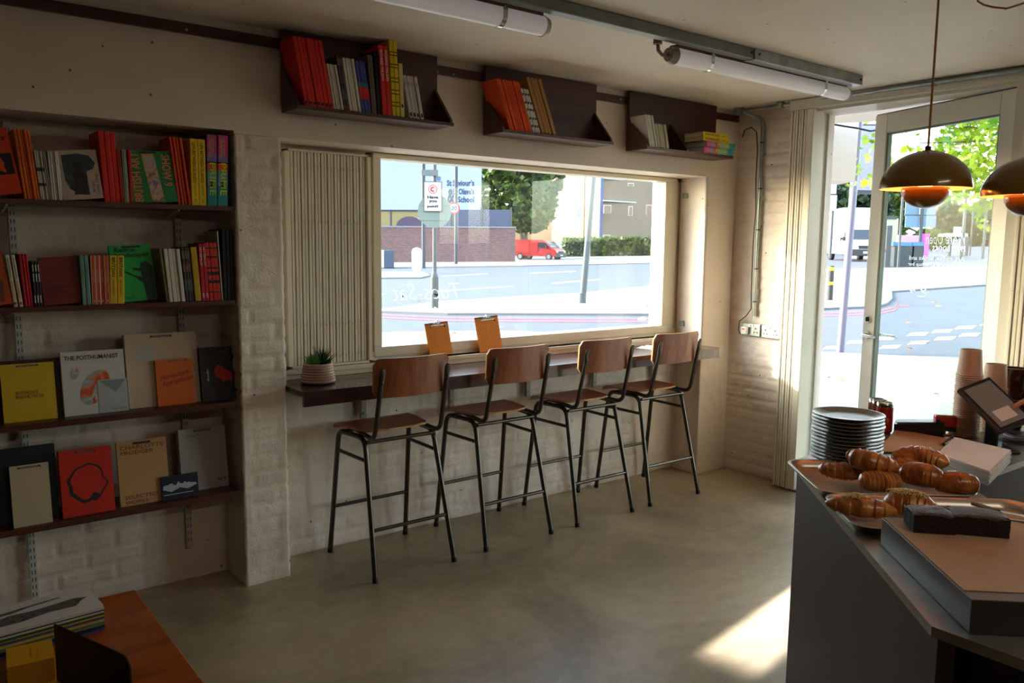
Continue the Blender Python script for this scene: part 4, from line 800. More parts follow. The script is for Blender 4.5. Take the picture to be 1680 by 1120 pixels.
# black upright holder
p0=PZ(88,1024,.61); p1=PZ(212,1079,.61)
ex=Vector((p1.x-p0.x,p1.y-p0.y,0)); L=ex.length; ex.normalize(); ht=p0.z-TZ
e=E('bookend','black upright panel with a rounded corner standing on the orange table','bookend',loc=(p0.x,p0.y,TZ+.0005),rot=(0,0,math.atan2(ex.y,ex.x)))
pts=[(0,0),(L,0),(L,ht-.03)]+[(L-.03+.03*math.cos(a_),ht-.03+.03*math.sin(a_)) for a_ in [math.pi/2*k/6 for k in range(1,7)]]+[(0,ht)]
m=MB(); m.add([(x,0,z_) for x,z_ in pts]+[(x,.004,z_) for x,z_ in pts],[list(range(len(pts))),list(range(len(pts)*2-1,len(pts)-1,-1))]+[(i,i+len(pts),(i+1)%len(pts)+len(pts),(i+1)%len(pts)) for i in range(len(pts))]); m.build('panel',M('black_panel','#0d0e14',.45),e)
MB().box((0,-.10,0),(L*.9,0,.003)).build('foot_plate',MATS['black_panel'],e)
# ================================================================ SERVICE COUNTER
KB=Vector((1.342,.583,0)); KU=Vector((.7052,.709,0)); KN=Vector((.709,-.7052,0)); KA=math.atan2(KN.y,KN.x); KZ=.95
def CU(al,pe,z=KZ): p=KB+KU*al+KN*pe; return Vector((p.x,p.y,z))
t=E('service_counter','angled service counter with a brushed steel top and grey-brown front, holding pastries','counter')
BR=M('brushed_steel_top','#a3a19c',.32,.85,var=.12,vscale=30); BODY=M('counter_front_laminate','#3e2d26',.5,0,var=.10,vscale=7); DKB=wood('counter_dark_wood','#1c0f0c','#2b1713',.5)
top=[(2.075,1.325),(1.342,.583),(1.352,-.62),(1.86,-.62),(1.86,.535),(2.27,.93),(3.42,.915),(3.42,1.50)]
MB().prism(top[::-1],.932,.95).build('counter_top',BR,t)
body=[(2.078,1.30),(1.372,.59),(1.372+.02,.575),(1.84,.545),(2.275,.955),(3.40,.94),(3.40,1.45)]
MB().prism([(2.082,1.312),(1.355,.577),(1.375,.557),(2.11,1.30)][::-1],.0,.932).build('front_panel',BODY,t)
MB().prism([(2.11,1.30),(1.39,.572),(1.84,.54),(2.262,.945),(3.40,.93),(3.40,1.47)][::-1],.0,.931).build('carcass',DKB,t)
MB().prism([(1.43,.56),(1.43,-.60),(1.84,-.60),(1.84,.53)],.0,.931).build('side_carcass',DKB,t)
TRAY=M('aluminium_tray','#b9b4ab',.35,.6); LINER=M('brown_baking_paper','#b08a6a',.75,var=.08,vscale=20)
def rr(w,d,r,k=7): 
    o=[]
    for cx,cy,a0 in ((w-r,d-r,0),(r,d-r,90),(r,r,180),(w-r,r,270)):
        for i in range(k+1): a=R(a0+90*i/k); o.append((cx+r*math.cos(a),cy+r*math.sin(a)))
    return o
def tray(al,pe,w,d,rz,label):
    t=E('baking_tray',label,'tray',loc=CU(al,pe,KZ+.0006),rot=(0,0,KA+rz)); out=rr(w,d,.045); n=len(out); cx,cy=w/2,d/2
    def off(k,z): return [(x+(cx-x)/abs(cx-x+1e-9)*0+ (x-cx)*k/cx, y+(y-cy)*k/cy, z) for x,y in out]
    rings=[off(-.014,0),off(-.014,.0012),off(-.002,.019),off(.004,.020),off(.005,.018),off(-.002,.016),off(-.012,0.0)]
    vs=[p for r_ in rings for p in r_]; fs=[(i*n+j,i*n+(j+1)%n,(i+1)*n+(j+1)%n,(i+1)*n+j) for i in range(len(rings)-1) for j in range(n)]
    m=MB(); m.add(vs,fs,0,True); m.add(rings[0],[list(range(n))[::-1]]); m.add(rings[1],[list(range(n))]); m.build('pan',TRAY,t)
    q=[(x*.93+w*.035,y*.93+d*.035,.0022) for x,y in rr(w,d,.02)]; MB().add(q,[list(range(len(q)))]).build('paper_liner',LINER,t); return t
tray(.675,-.008,.385,.31,R(5),'baking tray farther from the camera, loaded with the pile of croissants')
tray(.425,.0,.46,.24,R(2.5),'nearer baking tray with two cheese pastries and tongs')
# pastries
CRO=noisemat('croissant_crust',['#8a4a1a','#a8662a','#bf8038','#d0984c'],16,.36); CRO.node_tree.nodes['Principled BSDF'].inputs['Coat Weight'].default_value=.25
BRN=noisemat('glazed_crust',['#7a3c16','#a05c26','#b87a38'],14,.3)
def crescent(L,rad,bend,bands,flat=.85,seed=0,taper=.75,sharp=.13):
    sharp*=1.5; bands*=.8; m=MB(); K=84; n=28; vs=[]; rnd=random.Random(seed); ph=rnd.random()*6
    for i in range(K+1):
        s=-1+2*i/K; a=bend*s
        if abs(bend)>.05: Rr=L/(2*bend); c=Vector((Rr*math.sin(a),Rr*(1-math.cos(a)),0)); tg=Vector((math.cos(a),math.sin(a),0))
        else: c=Vector((L/2*s,0,0)); tg=Vector((1,0,0))
        env=max(0,1-abs(s)**(1/(1-taper+.001)/2.2 if taper<.9 else 2))**.62 if False else (max(0.0,1-abs(s)**2.1))**.75*(taper)+(1-taper)*(max(0,1-abs(s)**8))**.5
        st=(abs(s)*bands+.15*math.sin(ph+s*5))%1; step=1-sharp*st
        r=max(.0006,rad*env*step)
        sd=Vector((-tg.y,tg.x,0))
        for k in range(n):
            an=2*math.pi*k/n; tw=.25*math.sin(3*an+ph)*.06+.03*noise.noise((i*.3,k*.4,seed)); rr_=r*(1+tw)
            z=rr_*math.sin(an)*flat; z=max(z,-rad*.62)
            vs.append(c+sd*(rr_*math.cos(an))+Vector((0,0,z+rad*.62)))
    m.add(vs,[(i*n+k,i*n+(k+1)%n,(i+1)*n+(k+1)%n,(i+1)*n+k) for i in range(K) for k in range(n)],0,True); return m
def pastry(px,py,z,L,rad,bend,rz,label,bands=5,mat=CRO,rx=0,flat=.85,name='croissant',seed=1,cat='croissant',taper=.8,sharp=.13,ry=0):
    p=PZ(px,py,z); t=E(name,label,cat,loc=(p.x,p.y,z-rad*.62),rot=(rx,ry,KA+rz)); crescent(L,rad,bend,bands,flat,seed,taper,sharp).build('crust',mat,t); return t
pastry(1384,773,.988,.135,.030,.55,R(-12),'lower left croissant of the pile, its pointed tip over bare paper',seed=2)
pastry(1427,757,1.028,.135,.036,.6,R(-28),'topmost croissant on the left of the pile, leaning over the plates side',seed=3,ry=R(8))
pastry(1486,764,1.005,.12,.030,.5,R(20),'small croissant in the middle of the pile, between the two high ones',seed=4)
pastry(1508,751,1.022,.150,.038,-.95,R(-12),'large curved croissant at the back of the pile, beside the paper bags',seed=5)
pastry(1443,790,.990,.105,.034,.15,R(6),'flat coiled chocolate pastry at the front left of the pile',bands=6,taper=.45,name='pain_au_chocolat',cat='pastry',seed=6,sharp=.10)
pastry(1511,779,1.004,.105,.038,.2,R(-30),'dark glazed pastry in the front middle of the pile, crystal topped',bands=3,taper=.5,mat=BRN,name='glazed_pastry',cat='pastry',seed=7,sharp=.05)
pastry(1568,792,.992,.105,.036,.15,R(-8),'round glazed pastry at the right end of the farther tray',bands=2,taper=.4,mat=BRN,name='glazed_pastry',cat='pastry',seed=8,sharp=.04)
def cheese(t,c,rx,ry,h,n,seed):
    rnd=random.Random(seed); m=MB()
    for i in range(n):
        a=rnd.random()*6.28; q=math.sqrt(rnd.random()); x=c[0]+rx*q*math.cos(a); y=c[1]+ry*q*math.sin(a); z=c[2]+h*(1-q*q)
        b=rnd.random()*3.14; l=rnd.uniform(.006,.013); d=Vector((math.cos(b)*l,math.sin(b)*l,rnd.uniform(-.004,.002)-.006*q)); m.tube([(x,y,z+.001),Vector((x,y,z+.003))+d*.5,Vector((x,y,z))+d],.0009,5)
    o=m.build('grated_cheese',M('grated_cheese_yellow','#e3cd8c',.5,sss=.0),t); o['kind']='stuff'
c8=pastry(1412,832,.982,.155,.030,.12,R(-16),'cheese-topped croissant on the left of the nearer tray',bands=4,seed=9,name='cheese_croissant',cat='pastry')
cheese(c8,(-.012,.0,.042),.028,.016,.006,90,1); MB().ball((-.06,.004,.022),(.012,.014,.008)).build('ham_edge',M('ham_fried','#8a2a12',.4),c8)
c9=pastry(1493,828,.985,.115,.036,-.2,R(-25),'cheese-topped pastry right of the cheese croissant, above the brownies',bands=4,seed=10,name='cheese_croissant',cat='pastry',taper=.55)
cheese(c9,(-.005,.0,.050),.040,.022,.006,160,2)
# cake board and brownies
BP=M('board_laminate','#4f3f42',.4,.2); 
t=E('display_board','thick laminated display board covered in brown paper at the near end of the counter','board',loc=CU(-.02,.05,KZ+.0005),rot=(0,0,KA+R(2)))
m=MB(); m.box((0,0,0),(.47,.40,.058),bev=.0012); m.build('board',BP,t); m=MB(); m.box((.0,-.0012,0),(.47,.0,.057)); m.build('front_edge',M('board_front_black','#120c0c',.5),t)
m=MB(); m.box((.003,.035,.058),(.467,.399,.0592)); m.build('paper_cover',LINER,t)
def brownie(px,py,w,d,label,rz,s):
    p=PZ(px,py,1.0105); t=E('brownie',label,'brownie','brownies on the board',loc=(p.x,p.y,1.0105),rot=(0,0,KA+rz)); k=14; h=.040; vs=[]; m=MB()
    bm=bmesh.new(); bmesh.ops.create_cube(bm,size=1); bmesh.ops.subdivide_edges(bm,edges=bm.edges[:],cuts=9,use_grid_fill=True)
    for v in bm.verts:
        x,y,z=v.co; v.co=Vector(((x)*w,(y)*d,(z+.5)*h)); q=noise.noise((v.co.x*60+s,v.co.y*60,v.co.z*60))*.0016+noise.noise((v.co.x*240+s,v.co.y*240,v.co.z*240))*.0007
        if z>-.49: v.co+=Vector((x,y,z)).normalized()*q
        if z>.49: v.co.z-=.004*(abs(x)*2)**4+.003*(abs(y)*2)**4
    vs=[v.co.copy() for v in bm.verts]; fs=[[v.index for v in f.verts] for f in bm.faces]; tp=[f for f in fs if all(vs[i].z>h*.8 for i in f)]; rest=[f for f in fs if f not in tp]; bm.free()
    m.add(vs,rest,0,False); m.add(vs,tp,1,True); m.build('cake',[M('brownie_crumb','#1d0f0c',.9,bump=.5,bscale=250),M('brownie_crust','#3a211c',.55,bump=.35,bscale=160)],t)
brownie(1524,866,.078,.066,'left brownie on the display board',R(-3),1); brownie(1602,870,.098,.068,'right brownie on the display board, larger and under the tongs',R(-7),2)
# tongs
t=E('serving_tongs','steel serving tongs resting across the nearer tray and the right brownie','tongs')
TG=M('tong_steel','#a49c90',.3,.9)
piv=D(1760,872,dist(CU(.35,.50,1.03)))
for (hx_,hy_,dz) in ((1562,840,.0),(1610,826,.004)):
    d0=dist(CU(.47 if hx_<1600 else .56,.25 if hx_<1600 else .33,1.0)); tip=D(hx_-16,hy_-2,d0); neck=D(hx_+34,hy_+8 if hx_<1600 else hy_+14,d0-.02)
    ax=(neck-tip); L=ax.length; ax.normalize(); sd=ax.cross(Vector((0,0,1))).normalized(); up=sd.cross(ax); m=MB(); vs=[];K=14
    for k in range(K+1):
        q=k/K; w_=.013*math.sin(math.pi*min(1,q*.86+.07))**.6*(1 if k%2 else .86)+.002; c=tip+ax*(L*q)
        for lv in range(5): u_=-1+lv/2; vs.append(c+sd*(w_*u_)+up*(-.006*(1-u_*u_)))
    fs=[(k*5+l,k*5+l+1,(k+1)*5+l+1,(k+1)*5+l) for k in range(K) for l in range(4)]; n5=len(vs); vs2=[v+up*.001 for v in vs]; m.add(vs,fs,0,True); m.add(vs2,fs,0,True); m.build('scalloped_head',TG,t)
    m=MB(); pts=[neck-ax*.004,neck.lerp(piv,.3)+Vector((0,0,.004)),neck.lerp(piv,.7)+Vector((0,0,.006)),piv]
    for i in range(3):
        a,b_=pts[i],pts[i+1]; q=(b_-a).normalized(); s_=q.cross(Vector((0,0,1))).normalized()*.0055; h_=Vector((0,0,.0015)); m.add([a-s_,a+s_,a+h_*2+s_*.6,a+h_*2-s_*.6,b_-s_,b_+s_,b_+h_*2+s_*.6,b_+h_*2-s_*.6],[(0,1,2,3),(7,6,5,4),(0,4,5,1),(1,5,6,2),(2,6,7,3),(3,7,4,0)])
    m.build('arm',TG,t)
MB().cyl(piv-Vector((0,.008,.002)),piv+Vector((0,.008,.004)),.009,n=14).build('hinge',TG,t)
# plates
PG=M('plate_glaze','#5c5442',.26,var=.1,coat=.1); pc=PZ(1385,752,KZ); pc=Vector((2.205,1.235,KZ))
proto=MB().lathe([(0,.0),(.055,.0),(.057,.003),(.075,.006),(.098,.0135),(.1005,.0155),(.100,.0175),(.097,.017),(.074,.0095),(.055,.007),(0,.007)],n=64).build('plate',PG)
BASEW=['','first','second','third','fourth','fifth','sixth','seventh','eighth','ninth','tenth','eleventh','twelfth','thirteenth','fourteenth','fifteenth','sixteenth','seventeenth','eighteenth','nineteenth','twentieth']
def ordw(n):
    if n<=20: return BASEW[n]
    if n<30: return 'twenty-'+BASEW[n-20]
    if n==30: return 'thirtieth'
    return 'thirty-'+BASEW[n-30]
for i in range(13):
    o=proto if i==0 else proto.copy()
    if i: col.objects.link(o)
    o.location=(pc.x+.0016*math.sin(i*2.3)-.0012*i*0,pc.y+.0015*math.cos(i*1.7),KZ+.0005+i*.0104); o.rotation_euler=(0,0,i)
    j=13-i; tag(o,'topmost grey-green plate of the stack, catching window reflections' if j==1 else ('lowest grey-green plate of the stack on the steel counter' if j==13 else f'{ordw(j)} grey-green plate from the top of the stack'),'plate','stacked grey-green plates')
# cans
for i,(px,py,lab) in enumerate(((1449,709,'red drink can with silver lid standing right of the plate stack'),(1437,704,'middle one of the three drink cans behind the plates'),(1425,700,'drink can most hidden behind the plate stack'))):
    p=PZ(px,py,KZ); p=Vector((p.x,min(p.y,1.37+.02*i),KZ+.0005)); t=E('drink_can',lab,'can',loc=p)
    MB().lathe([(0,.002),(.022,.0),(.027,.006),(.027,.088)],n=28).build('can_body',M('can_red','#a5301c',.35,.3) if i==0 else M('can_dark_red','#7c2a1c',.35,.3),t)
    MB().lathe([(.027,.088),(.0265,.098),(.024,.103),(.0225,.1035),(.022,.1005),(0,.1005)],n=28).build('can_lid',CHROME,t); 
    if i==0: MB().ball((-.019,-.019,.045),(.006,.006,.012)).build('can_print',M('can_print','#b85a3c',.4),t)
# kraft clipboard
q=[PZ(x,y,KZ+.006) for x,y in ((1438,740),(1470,703),(1567,721),(1541,738))]
t=E('kraft_clipboard','brown kraft clipboard lying between the plates and the paper bags','clipboard')
m=MB(); m.add([v for v in q]+[v-Vector((0,0,.0035)) for v in q],[(3,2,1,0),(4,5,6,7),(0,1,5,4),(1,2,6,5),(2,3,7,6),(3,0,4,7)]); m.build('board',KRAFT,t)
c=(q[2]+q[3])/2; ex=(q[2]-q[3]).normalized(); ey=Vector((-ex.y,ex.x,0)); 
m=MB(); m.tube([c-ex*.028+ey*.004+Vector((0,0,.006)),c+ex*.028+ey*.004+Vector((0,0,.006))],.005,8); m.add([c-ex*.03+ey*.02+Vector((0,0,.002)),c+ex*.03+ey*.02+Vector((0,0,.002)),c+ex*.022+Vector((0,0,.02)),c-ex*.022+Vector((0,0,.02))],[(0,1,2,3)]); m.tube([c+Vector((0,0,.018)),c+ex*.03-ey*.01+Vector((0,0,.026))],.002,6); m.build('clip',M('dark_brass','#5a4a38',.35,.8),t)
# paper bags
q=[PZ(x,y,KZ+.04) for x,y in ((1538,744),(1567,717),(1659,738),(1624,773))]
t=E('paper_bags','thick stack of folded white paper bags at the edge of the counter','paper bags'); t['kind']='stuff'
nl=11
for k in range(nl):
    z0=KZ+.0005+k*.04/nl; z1=z0+.04/nl-.0003; m=MB(); o=[v+Vector((.0018*math.sin(k*2.7),.0018*math.cos(k*1.9),0)) for v in q]
    mid=[(o[i]+o[(i+1)%4])/2 for i in range(4)]
    sag=.004 if k==nl-1 else 0
    m.add([(v.x,v.y,z0) for v in o]+[(v.x,v.y,z1) for v in o]+[(sum(v.x for v in o)/4,sum(v.y for v in o)/4,z1-sag)],[(0,1,2,3),(0,4,5,1),(1,5,6,2),(2,6,7,3),(3,7,4,0),(4,8,5),(5,8,6),(6,8,7),(7,8,4)]); 
    ob=m.build('bag_layer',M('bag_paper','#d8d2cb',.8),t)
# black box, note cards, red stamp
p=PZ(1478,706,KZ); r_=PZ(1543,713,KZ); t=E('receipt_tray','low black box with a sloping lid standing behind the kraft clipboard','box',loc=(2.70,1.345,KZ+.0005),rot=(0,0,math.atan2(r_.y-p.y,r_.x-p.x)))
m=MB(); L=.15; m.add([(0,0,0),(L,0,0),(L,.07,0),(0,.07,0),(0,0,.026),(L,0,.044),(L,.07,.046),(0,.07,.028)],[(0,3,2,1),(4,5,6,7),(0,1,5,4),(1,2,6,5),(2,3,7,6),(3,0,4,7)]); m.build('casing',M('black_box','#17181c',.3),t); MB().box((.01,.005,.030),(L-.02,.06,.032),mx=Matrix.Rotation(-.11,4,'Y')).build('lid',M('grey_lid','#6f7378',.35),t)
MB().box((0,0,0),(.045,.03,.003)).build('note_card',M('yellow_card','#e8b23a',.7),None,(2.735,1.30,KZ+.0006)); tag(bpy.data.objects['note_card'],'small yellow card sticking out in front of the black box','card')
t=E('date_stamp','red self-inking stamp with clear base beside the taller stack of paper cups','stamp',loc=PZ(1549,713,KZ)+Vector((0,0,.0005)),rot=(0,0,KA+R(-8)))
MB().box((-.034,-.014,.026),(.034,.016,.066),bev=.005).build('stamp_housing',M('stamp_red','#c4220f',.3,coat=.3),t); MB().box((-.031,-.012,.014),(.031,.013,.027)).build('stamp_band',BLACK,t); MB().box((-.03,-.0145,.04),(-.03+.012,-.0138,.052)).build('stamp_button',M('stamp_grey','#3a3a44',.5),t); MB().box((-.028,-.010,.064),(.028,.012,.068),bev=.002).build('stamp_cap',M('stamp_cap','#aaa6a4',.3),t)
m=MB(); [m.box((x,-.01,.001),(x+.002,.01,.015)) for x in (-.028,.0,.014,.02,.026)]; m.build('stamp_frame',M('clear_plastic','#c9c9c9',.2),t); MB().box((-.03,-.012,0),(.03,.012,.004)).build('stamp_pad',M('stamp_orange','#e0912a',.5),t)
# paper cups
def cups(px,py,ptop,n,lab,group):
    b=PZ(px,py,KZ); d=dist(b); tp=D(px,ptop,d).z; bh=.086; pitch=(tp-KZ-bh)/(n-1)
    pr=MB().lathe([(.0385,.0),(.0415,.0008),(.0415,.0035),(.0395,.0042),(.0385,.006),(.0315,bh-.001),(.031,bh),(.0285,bh),(.028,bh-.006),(0,bh-.006)],n=36).build('paper_cup',M('cup_card','#c9ad96',.6))
    for i in range(n):
        o=pr if i==0 else pr.copy()
        if i: col.objects.link(o)
        o.location=(b.x+.0008*math.sin(i*1.3),b.y+.0008*math.cos(i*2.1),KZ+.0005+i*pitch); j=n-i
        tag(o,(f'topmost upturned paper cup of the {lab}' if j==1 else f'{ordw(j)} paper cup from the top of the {lab}'),'cup',group)
    return Vector((b.x,b.y,tp))
c1=cups(1583,714,571,31,'taller stack left of the screen','taller stack of paper cups'); c2=cups(1625,708,595,26,'shorter stack behind the screen','shorter stack of paper cups')
# mugs
MUG=M('brown_mug_glaze','#4a1d0c',.18,coat=.6,var=.3,vscale=20)
def mug(p,rz,label,h=.105,r=.04):
    t=E('mug',label,'mug','brown glazed mugs',loc=p,rot=(0,0,rz)); MB().lathe([(0,.0),(r*.8,0),(r*.86,.004),(r*.92,h*.5),(r,h-.002),(r-.001,h),(r-.004,h),(r-.006,h*.5),(r*.7,.008),(0,.008)],n=36).build('mug_body',MUG,t)
    MB().tube([(r*.95,0,h*.8),(r*1.3,0,h*.84),(r*1.5,0,h*.66),(r*1.42,0,h*.42),(r*1.15,0,h*.26),(r*.9,0,h*.22)],.005,8).build('handle',MUG,t); MB().lathe([(r-.001,h-.0005),(r-.0025,h+.0012),(r-.0045,h)],n=36).build('rim',M('mug_rim','#b49a84',.3),t)
m0=PZ(1657,702,KZ); d0=dist(m0)
mug(m0+Vector((0,0,.0005)),R(-100),'lower brown mug of the left pair behind the card screen'); mug(m0+Vector((.001,0,.1075)),R(-120),'upper brown mug of the left pair, handle towards the room')
m1=m0+Vector((.062,-.062,0)); mug(m1+Vector((0,0,.0005)),R(-60),'lower brown mug at the right edge of the frame'); mug(m1+Vector((.001,0,.1075)),R(-50),'upper brown mug at the right edge of the frame')
# point-of-sale screen
P0=D(1570,638,2.60); P1=D(1623,617,2.61)
e1=(P1-P0); W_=e1.length; e1.normalize(); rv=ray(1641,709); P3=CP+rv*((P0-CP).dot(e1)/rv.dot(e1)); e2=P3-P0; L_=e2.length; e2.normalize(); nn=e2.cross(e1)
if nn.dot(P0-CP)>0: nn=-nn
mt=Matrix(((e2.x,-e1.x,nn.x,P1.x),(e2.y,-e1.y,nn.y,P1.y),(e2.z,-e1.z,nn.z,P1.z),(0,0,0,1)))
if mt.to_3x3().determinant()<0: 
    mt=Matrix(((e2.x,e1.x,nn.x,P0.x),(e2.y,e1.y,nn.y,P0.y),(e2.z,e1.z,nn.z,P0.z),(0,0,0,1)))
t=E('payment_screen','tilted black touch screen on a stand, showing a grey page','screen'); t.matrix_world=mt; LW=L_; WW=W_
MB().box((0,0,-.016),(LW,WW,0),bev=.004).build('casing',M('screen_casing','#1c1c1f',.35),t)
MB().box((.014,.014,.0),(LW-.014,WW-.010,.0008)).build('display',M('display_grey','#6f6862',.25,emit='#7a716a',estr=.06),t); MB().box((LW*.62,.03,.0008),(LW-.03,WW-.03,.0014)).build('display_card',M('display_light','#b9a79a',.3,emit='#b9a79a',estr=.08),t)
ctr=mt@Vector((LW*.55,WW*.5,-.012)); st=PZ(1624,728,KZ)
t2=E('screen_stand','black post and foot carrying the touch screen','stand',loc=(ctr.x,ctr.y,KZ+.0005)); MB().box((-.02,-.02,.004),(.02,.02,ctr.z-KZ-.006),bev=.004).build('post',M('stand_black','#15161d',.3),t2); MB().box((-.055,-.06,0),(.055,.06,.006),bev=.002,mx=Matrix.Rotation(KA,4,'Z')).build('foot',MATS['stand_black'],t2)
b=PZ(1672,736,KZ); t=E('counter_mat','dark grey rubber mat on the counter under the screen stand','mat',loc=(2.86,.97,KZ+.0003)); MB().box((0,-.03,0),(.36,.11,.004),bev=.001).build('mat_sheet',M('grey_mat','#5a5654',.7),t)
t=E('card_reader','lilac-grey card reader lying on the counter at the right edge','card reader',loc=PZ(1672,722,KZ+.004)+Vector((0,0,.002)),rot=(0,0,KA+R(10))); MB().box((-.04,-.03,0),(.06,.035,.016),bev=.004).build('casing',M('lilac_plastic','#7f7688',.4),t); MB().box((-.028,-.022,.016),(.05,.028,.0168)).build('display',BLACK,t)
# pendants
def pendant(c,rad,label):
    t=E('pendant_lamp',label,'lamp',loc=c); R_=rad; SHD=M('ochre_enamel','#7c5a14',.2,coat=.5,spec=.5); INN=M('pendant_inner','#f0a43c',.4,emit='#ffb05a',estr=.55)
    prof=[(.012,R_*.88),(R_*.25,R_*.86)]+[(R_*math.cos(a),R_*.88*math.sin(a)) for a in [R(75-75*k/16) for k in range(17)]]
    MB().lathe(prof,n=56).build('shade',SHD,t); MB().lathe([(r_*.985,z_*.98) for r_,z_ in prof],n=56).build('shade_inside',INN,t)
    r2=R_*.52; lo=[(r2*math.cos(a),-.004+r2*.80*math.sin(a)) for a in [R(8-98*k/14) for k in range(15)]]; MB().lathe(lo,n=44).build('lower_bowl',SHD,t); MB().lathe([(a_*.985,b_*.975) for a_,b_ in lo],n=44).build('bowl_inside',INN,t)
    m=MB(); [m.cyl((r2*.98*math.cos(a),r2*.98*math.sin(a),.0),(r2*.98*math.cos(a),r2*.98*math.sin(a),R_*.6),.0016,n=6) for a in (.3,2.4,4.5)]; m.build('bowl_hanger',CHROME,t)
    m=MB(); m.lathe([(.0,R_*.86),(.014,R_*.86),(.014,R_*.89),(.008,R_*.90),(.008,R_*.98),(0,R_*.98)],n=20); m.build('cap',M('lamp_cap','#3c2a14',.3,.5),t)
    MB().tube([(0,0,R_*.95),(.001,0,.3),(-.001,0,.6),(0,0,2.478-c[2])],.0032,8).build('cord',M('ochre_cord','#a87424',.6),t); MB().cyl((0,0,2.455-c[2]),(0,0,2.479-c[2]),.03,n=20).build('ceiling_cup',SHD,t)
    MB().ball((0,0,.02),.022).build('bulb',M('bulb_warm','#ffd9a0',.3,emit='#ffb45a',estr=8),t)
    return t
l1=D(1518,310,2.22); pendant(l1,.1155,'ochre half-dome pendant lamp hanging whole in view before the open door')
l2=D(1690,322,2.12); pendant(l2,.1155,'ochre half-dome pendant lamp cut by the right edge of the photo')
t=E('loose_cord','ochre cord hanging in a shallow loop below the ceiling in the top right corner','cord')
pts=[PZ(1598,-12,2.46)]+[D(x,y,dist(PZ(1620,4,2.44))) for x,y in ((1604,2),(1614,8),(1630,12),(1652,14),(1668,9),(1690,2),(1705,-9))]; pts[0].z=2.479; pts[0].x=pts[1].x+.0; pts[0].y=pts[1].y
MB().tube(pts,.0036,8).build('lead',M('ochre_cord','#a87424',.6),t)
# ================================================================ PERSON (stands out of frame; fingers reach the screen)
SKIN=M('skin','#c98a68',.5,sss=.15)
def skin(name,V,Ed,mat,parent,sub=1,loc=None):
    me=bpy.data.meshes.new(name); me.from_pydata([v[0] for v in V],Ed,[]); me.materials.append(mat); o=bpy.data.objects.new(name,me); col.objects.link(o); o.parent=parent
    o.modifiers.new('skin','SKIN'); sk=me.skin_vertices[0] if len(me.skin_vertices) else None
    if sk is None:
        bpy.context.view_layer.objects.active=o; sk=me.skin_vertices[0]
    for i,v in enumerate(V): r_=v[1]; sk.data[i].radius=(r_,r_) if isinstance(r_,float) else r_; sk.data[i].use_root=(i==0)
    s=o.modifiers.new('sub','SUBSURF'); s.levels=s.render_levels=sub
    for p in me.polygons: p.use_smooth=True
    o.modifiers['skin'].use_smooth_shade=True
    return o
tipW=mt@Vector((LW*.86,WW*.62,.010))       # fingertip touches the screen
tip=PP(1661,671,P0+nn*.009,nn)
bx,by=2.80,.50
def V3(x,y,z): return (x,y,z)
wr=tip+Vector((.135,-.075,.052)); el=Vector((bx+.10,by+.06,1.06)); sh=Vector((bx-.05,by+.19,1.36)); sh2=Vector((bx-.01,by-.19,1.36))
kn=tip+Vector((.085,-.045,.040))
V=[((bx,by,.93),.125),((bx-.01,by,1.12),.115),((bx-.01,by,1.30),.125),((bx-.02,by,1.42),.075),((bx-.03,by,1.49),.05),
   (tuple(sh),.058),(tuple(el),.042),(tuple(wr),.024),(tuple(kn),(.034,.016)),
   (tuple(sh2),.058),((bx+.05,by-.24,1.10),.042),((bx-.02,by-.24,.88),.026),((bx-.04,by-.24,.82),(.036,.018)),
   ((bx,by+.10,.84),.095),((bx,by+.10,.48),.062),((bx+.01,by+.10,.09),.042),((bx-.13,by+.11,.04),.034),
   ((bx,by-.10,.84),.095),((bx,by-.10,.48),.062),((bx+.01,by-.10,.09),.042),((bx-.13,by-.11,.04),.034),
   ((bx-.05,by,1.55),.07),((bx-.045,by,1.64),.098),((bx-.03,by,1.71),.075)]
Ed=[(0,1),(1,2),(2,3),(3,4),(2,5),(5,6),(6,7),(7,8),(2,9),(9,10),(10,11),(11,12),(0,13),(13,14),(14,15),(15,16),(0,17),(17,18),(18,19),(19,20),(4,21),(21,22),(22,23)]
# right-side working hand: index extended, other fingers curled, thumb from the side of the palm
dirf=(tip-kn).normalized(); side=dirf.cross(Vector((0,0,1))).normalized(); upv=side.cross(dirf)
def finger(base,joints,r0,r1):
    k0=len(V); prev=8
    for i,(f,s,u) in enumerate(joints):
        p=base+dirf*f+side*s+upv*u; V.append((tuple(p),r0+(r1-r0)*i/(len(joints)-1))); Ed.append((prev,len(V)-1)); prev=len(V)-1
Lf=(tip-kn).length
finger(kn,[(.012,-.020,.002),(Lf*.45,-.012,.012),(Lf*.75,-.004,.010),(Lf,0,0)],.0095,.0072)
finger(kn,[(.014,-.002,.002),(.045,-.002,.0),(.055,-.002,-.020),(.040,-.002,-.034)],.0095,.0075)
finger(kn,[(.010,.015,.0),(.038,.016,-.004),(.046,.016,-.022),(.030,.016,-.032)],.009,.007)
finger(kn,[(.002,.031,-.002),(.026,.033,-.008),(.031,.033,-.022),(.018,.033,-.030)],.008,.0065)
finger(kn,[(-.028,-.032,-.008),(-.004,-.046,-.018),(.022,-.046,-.028)],.010,.008)
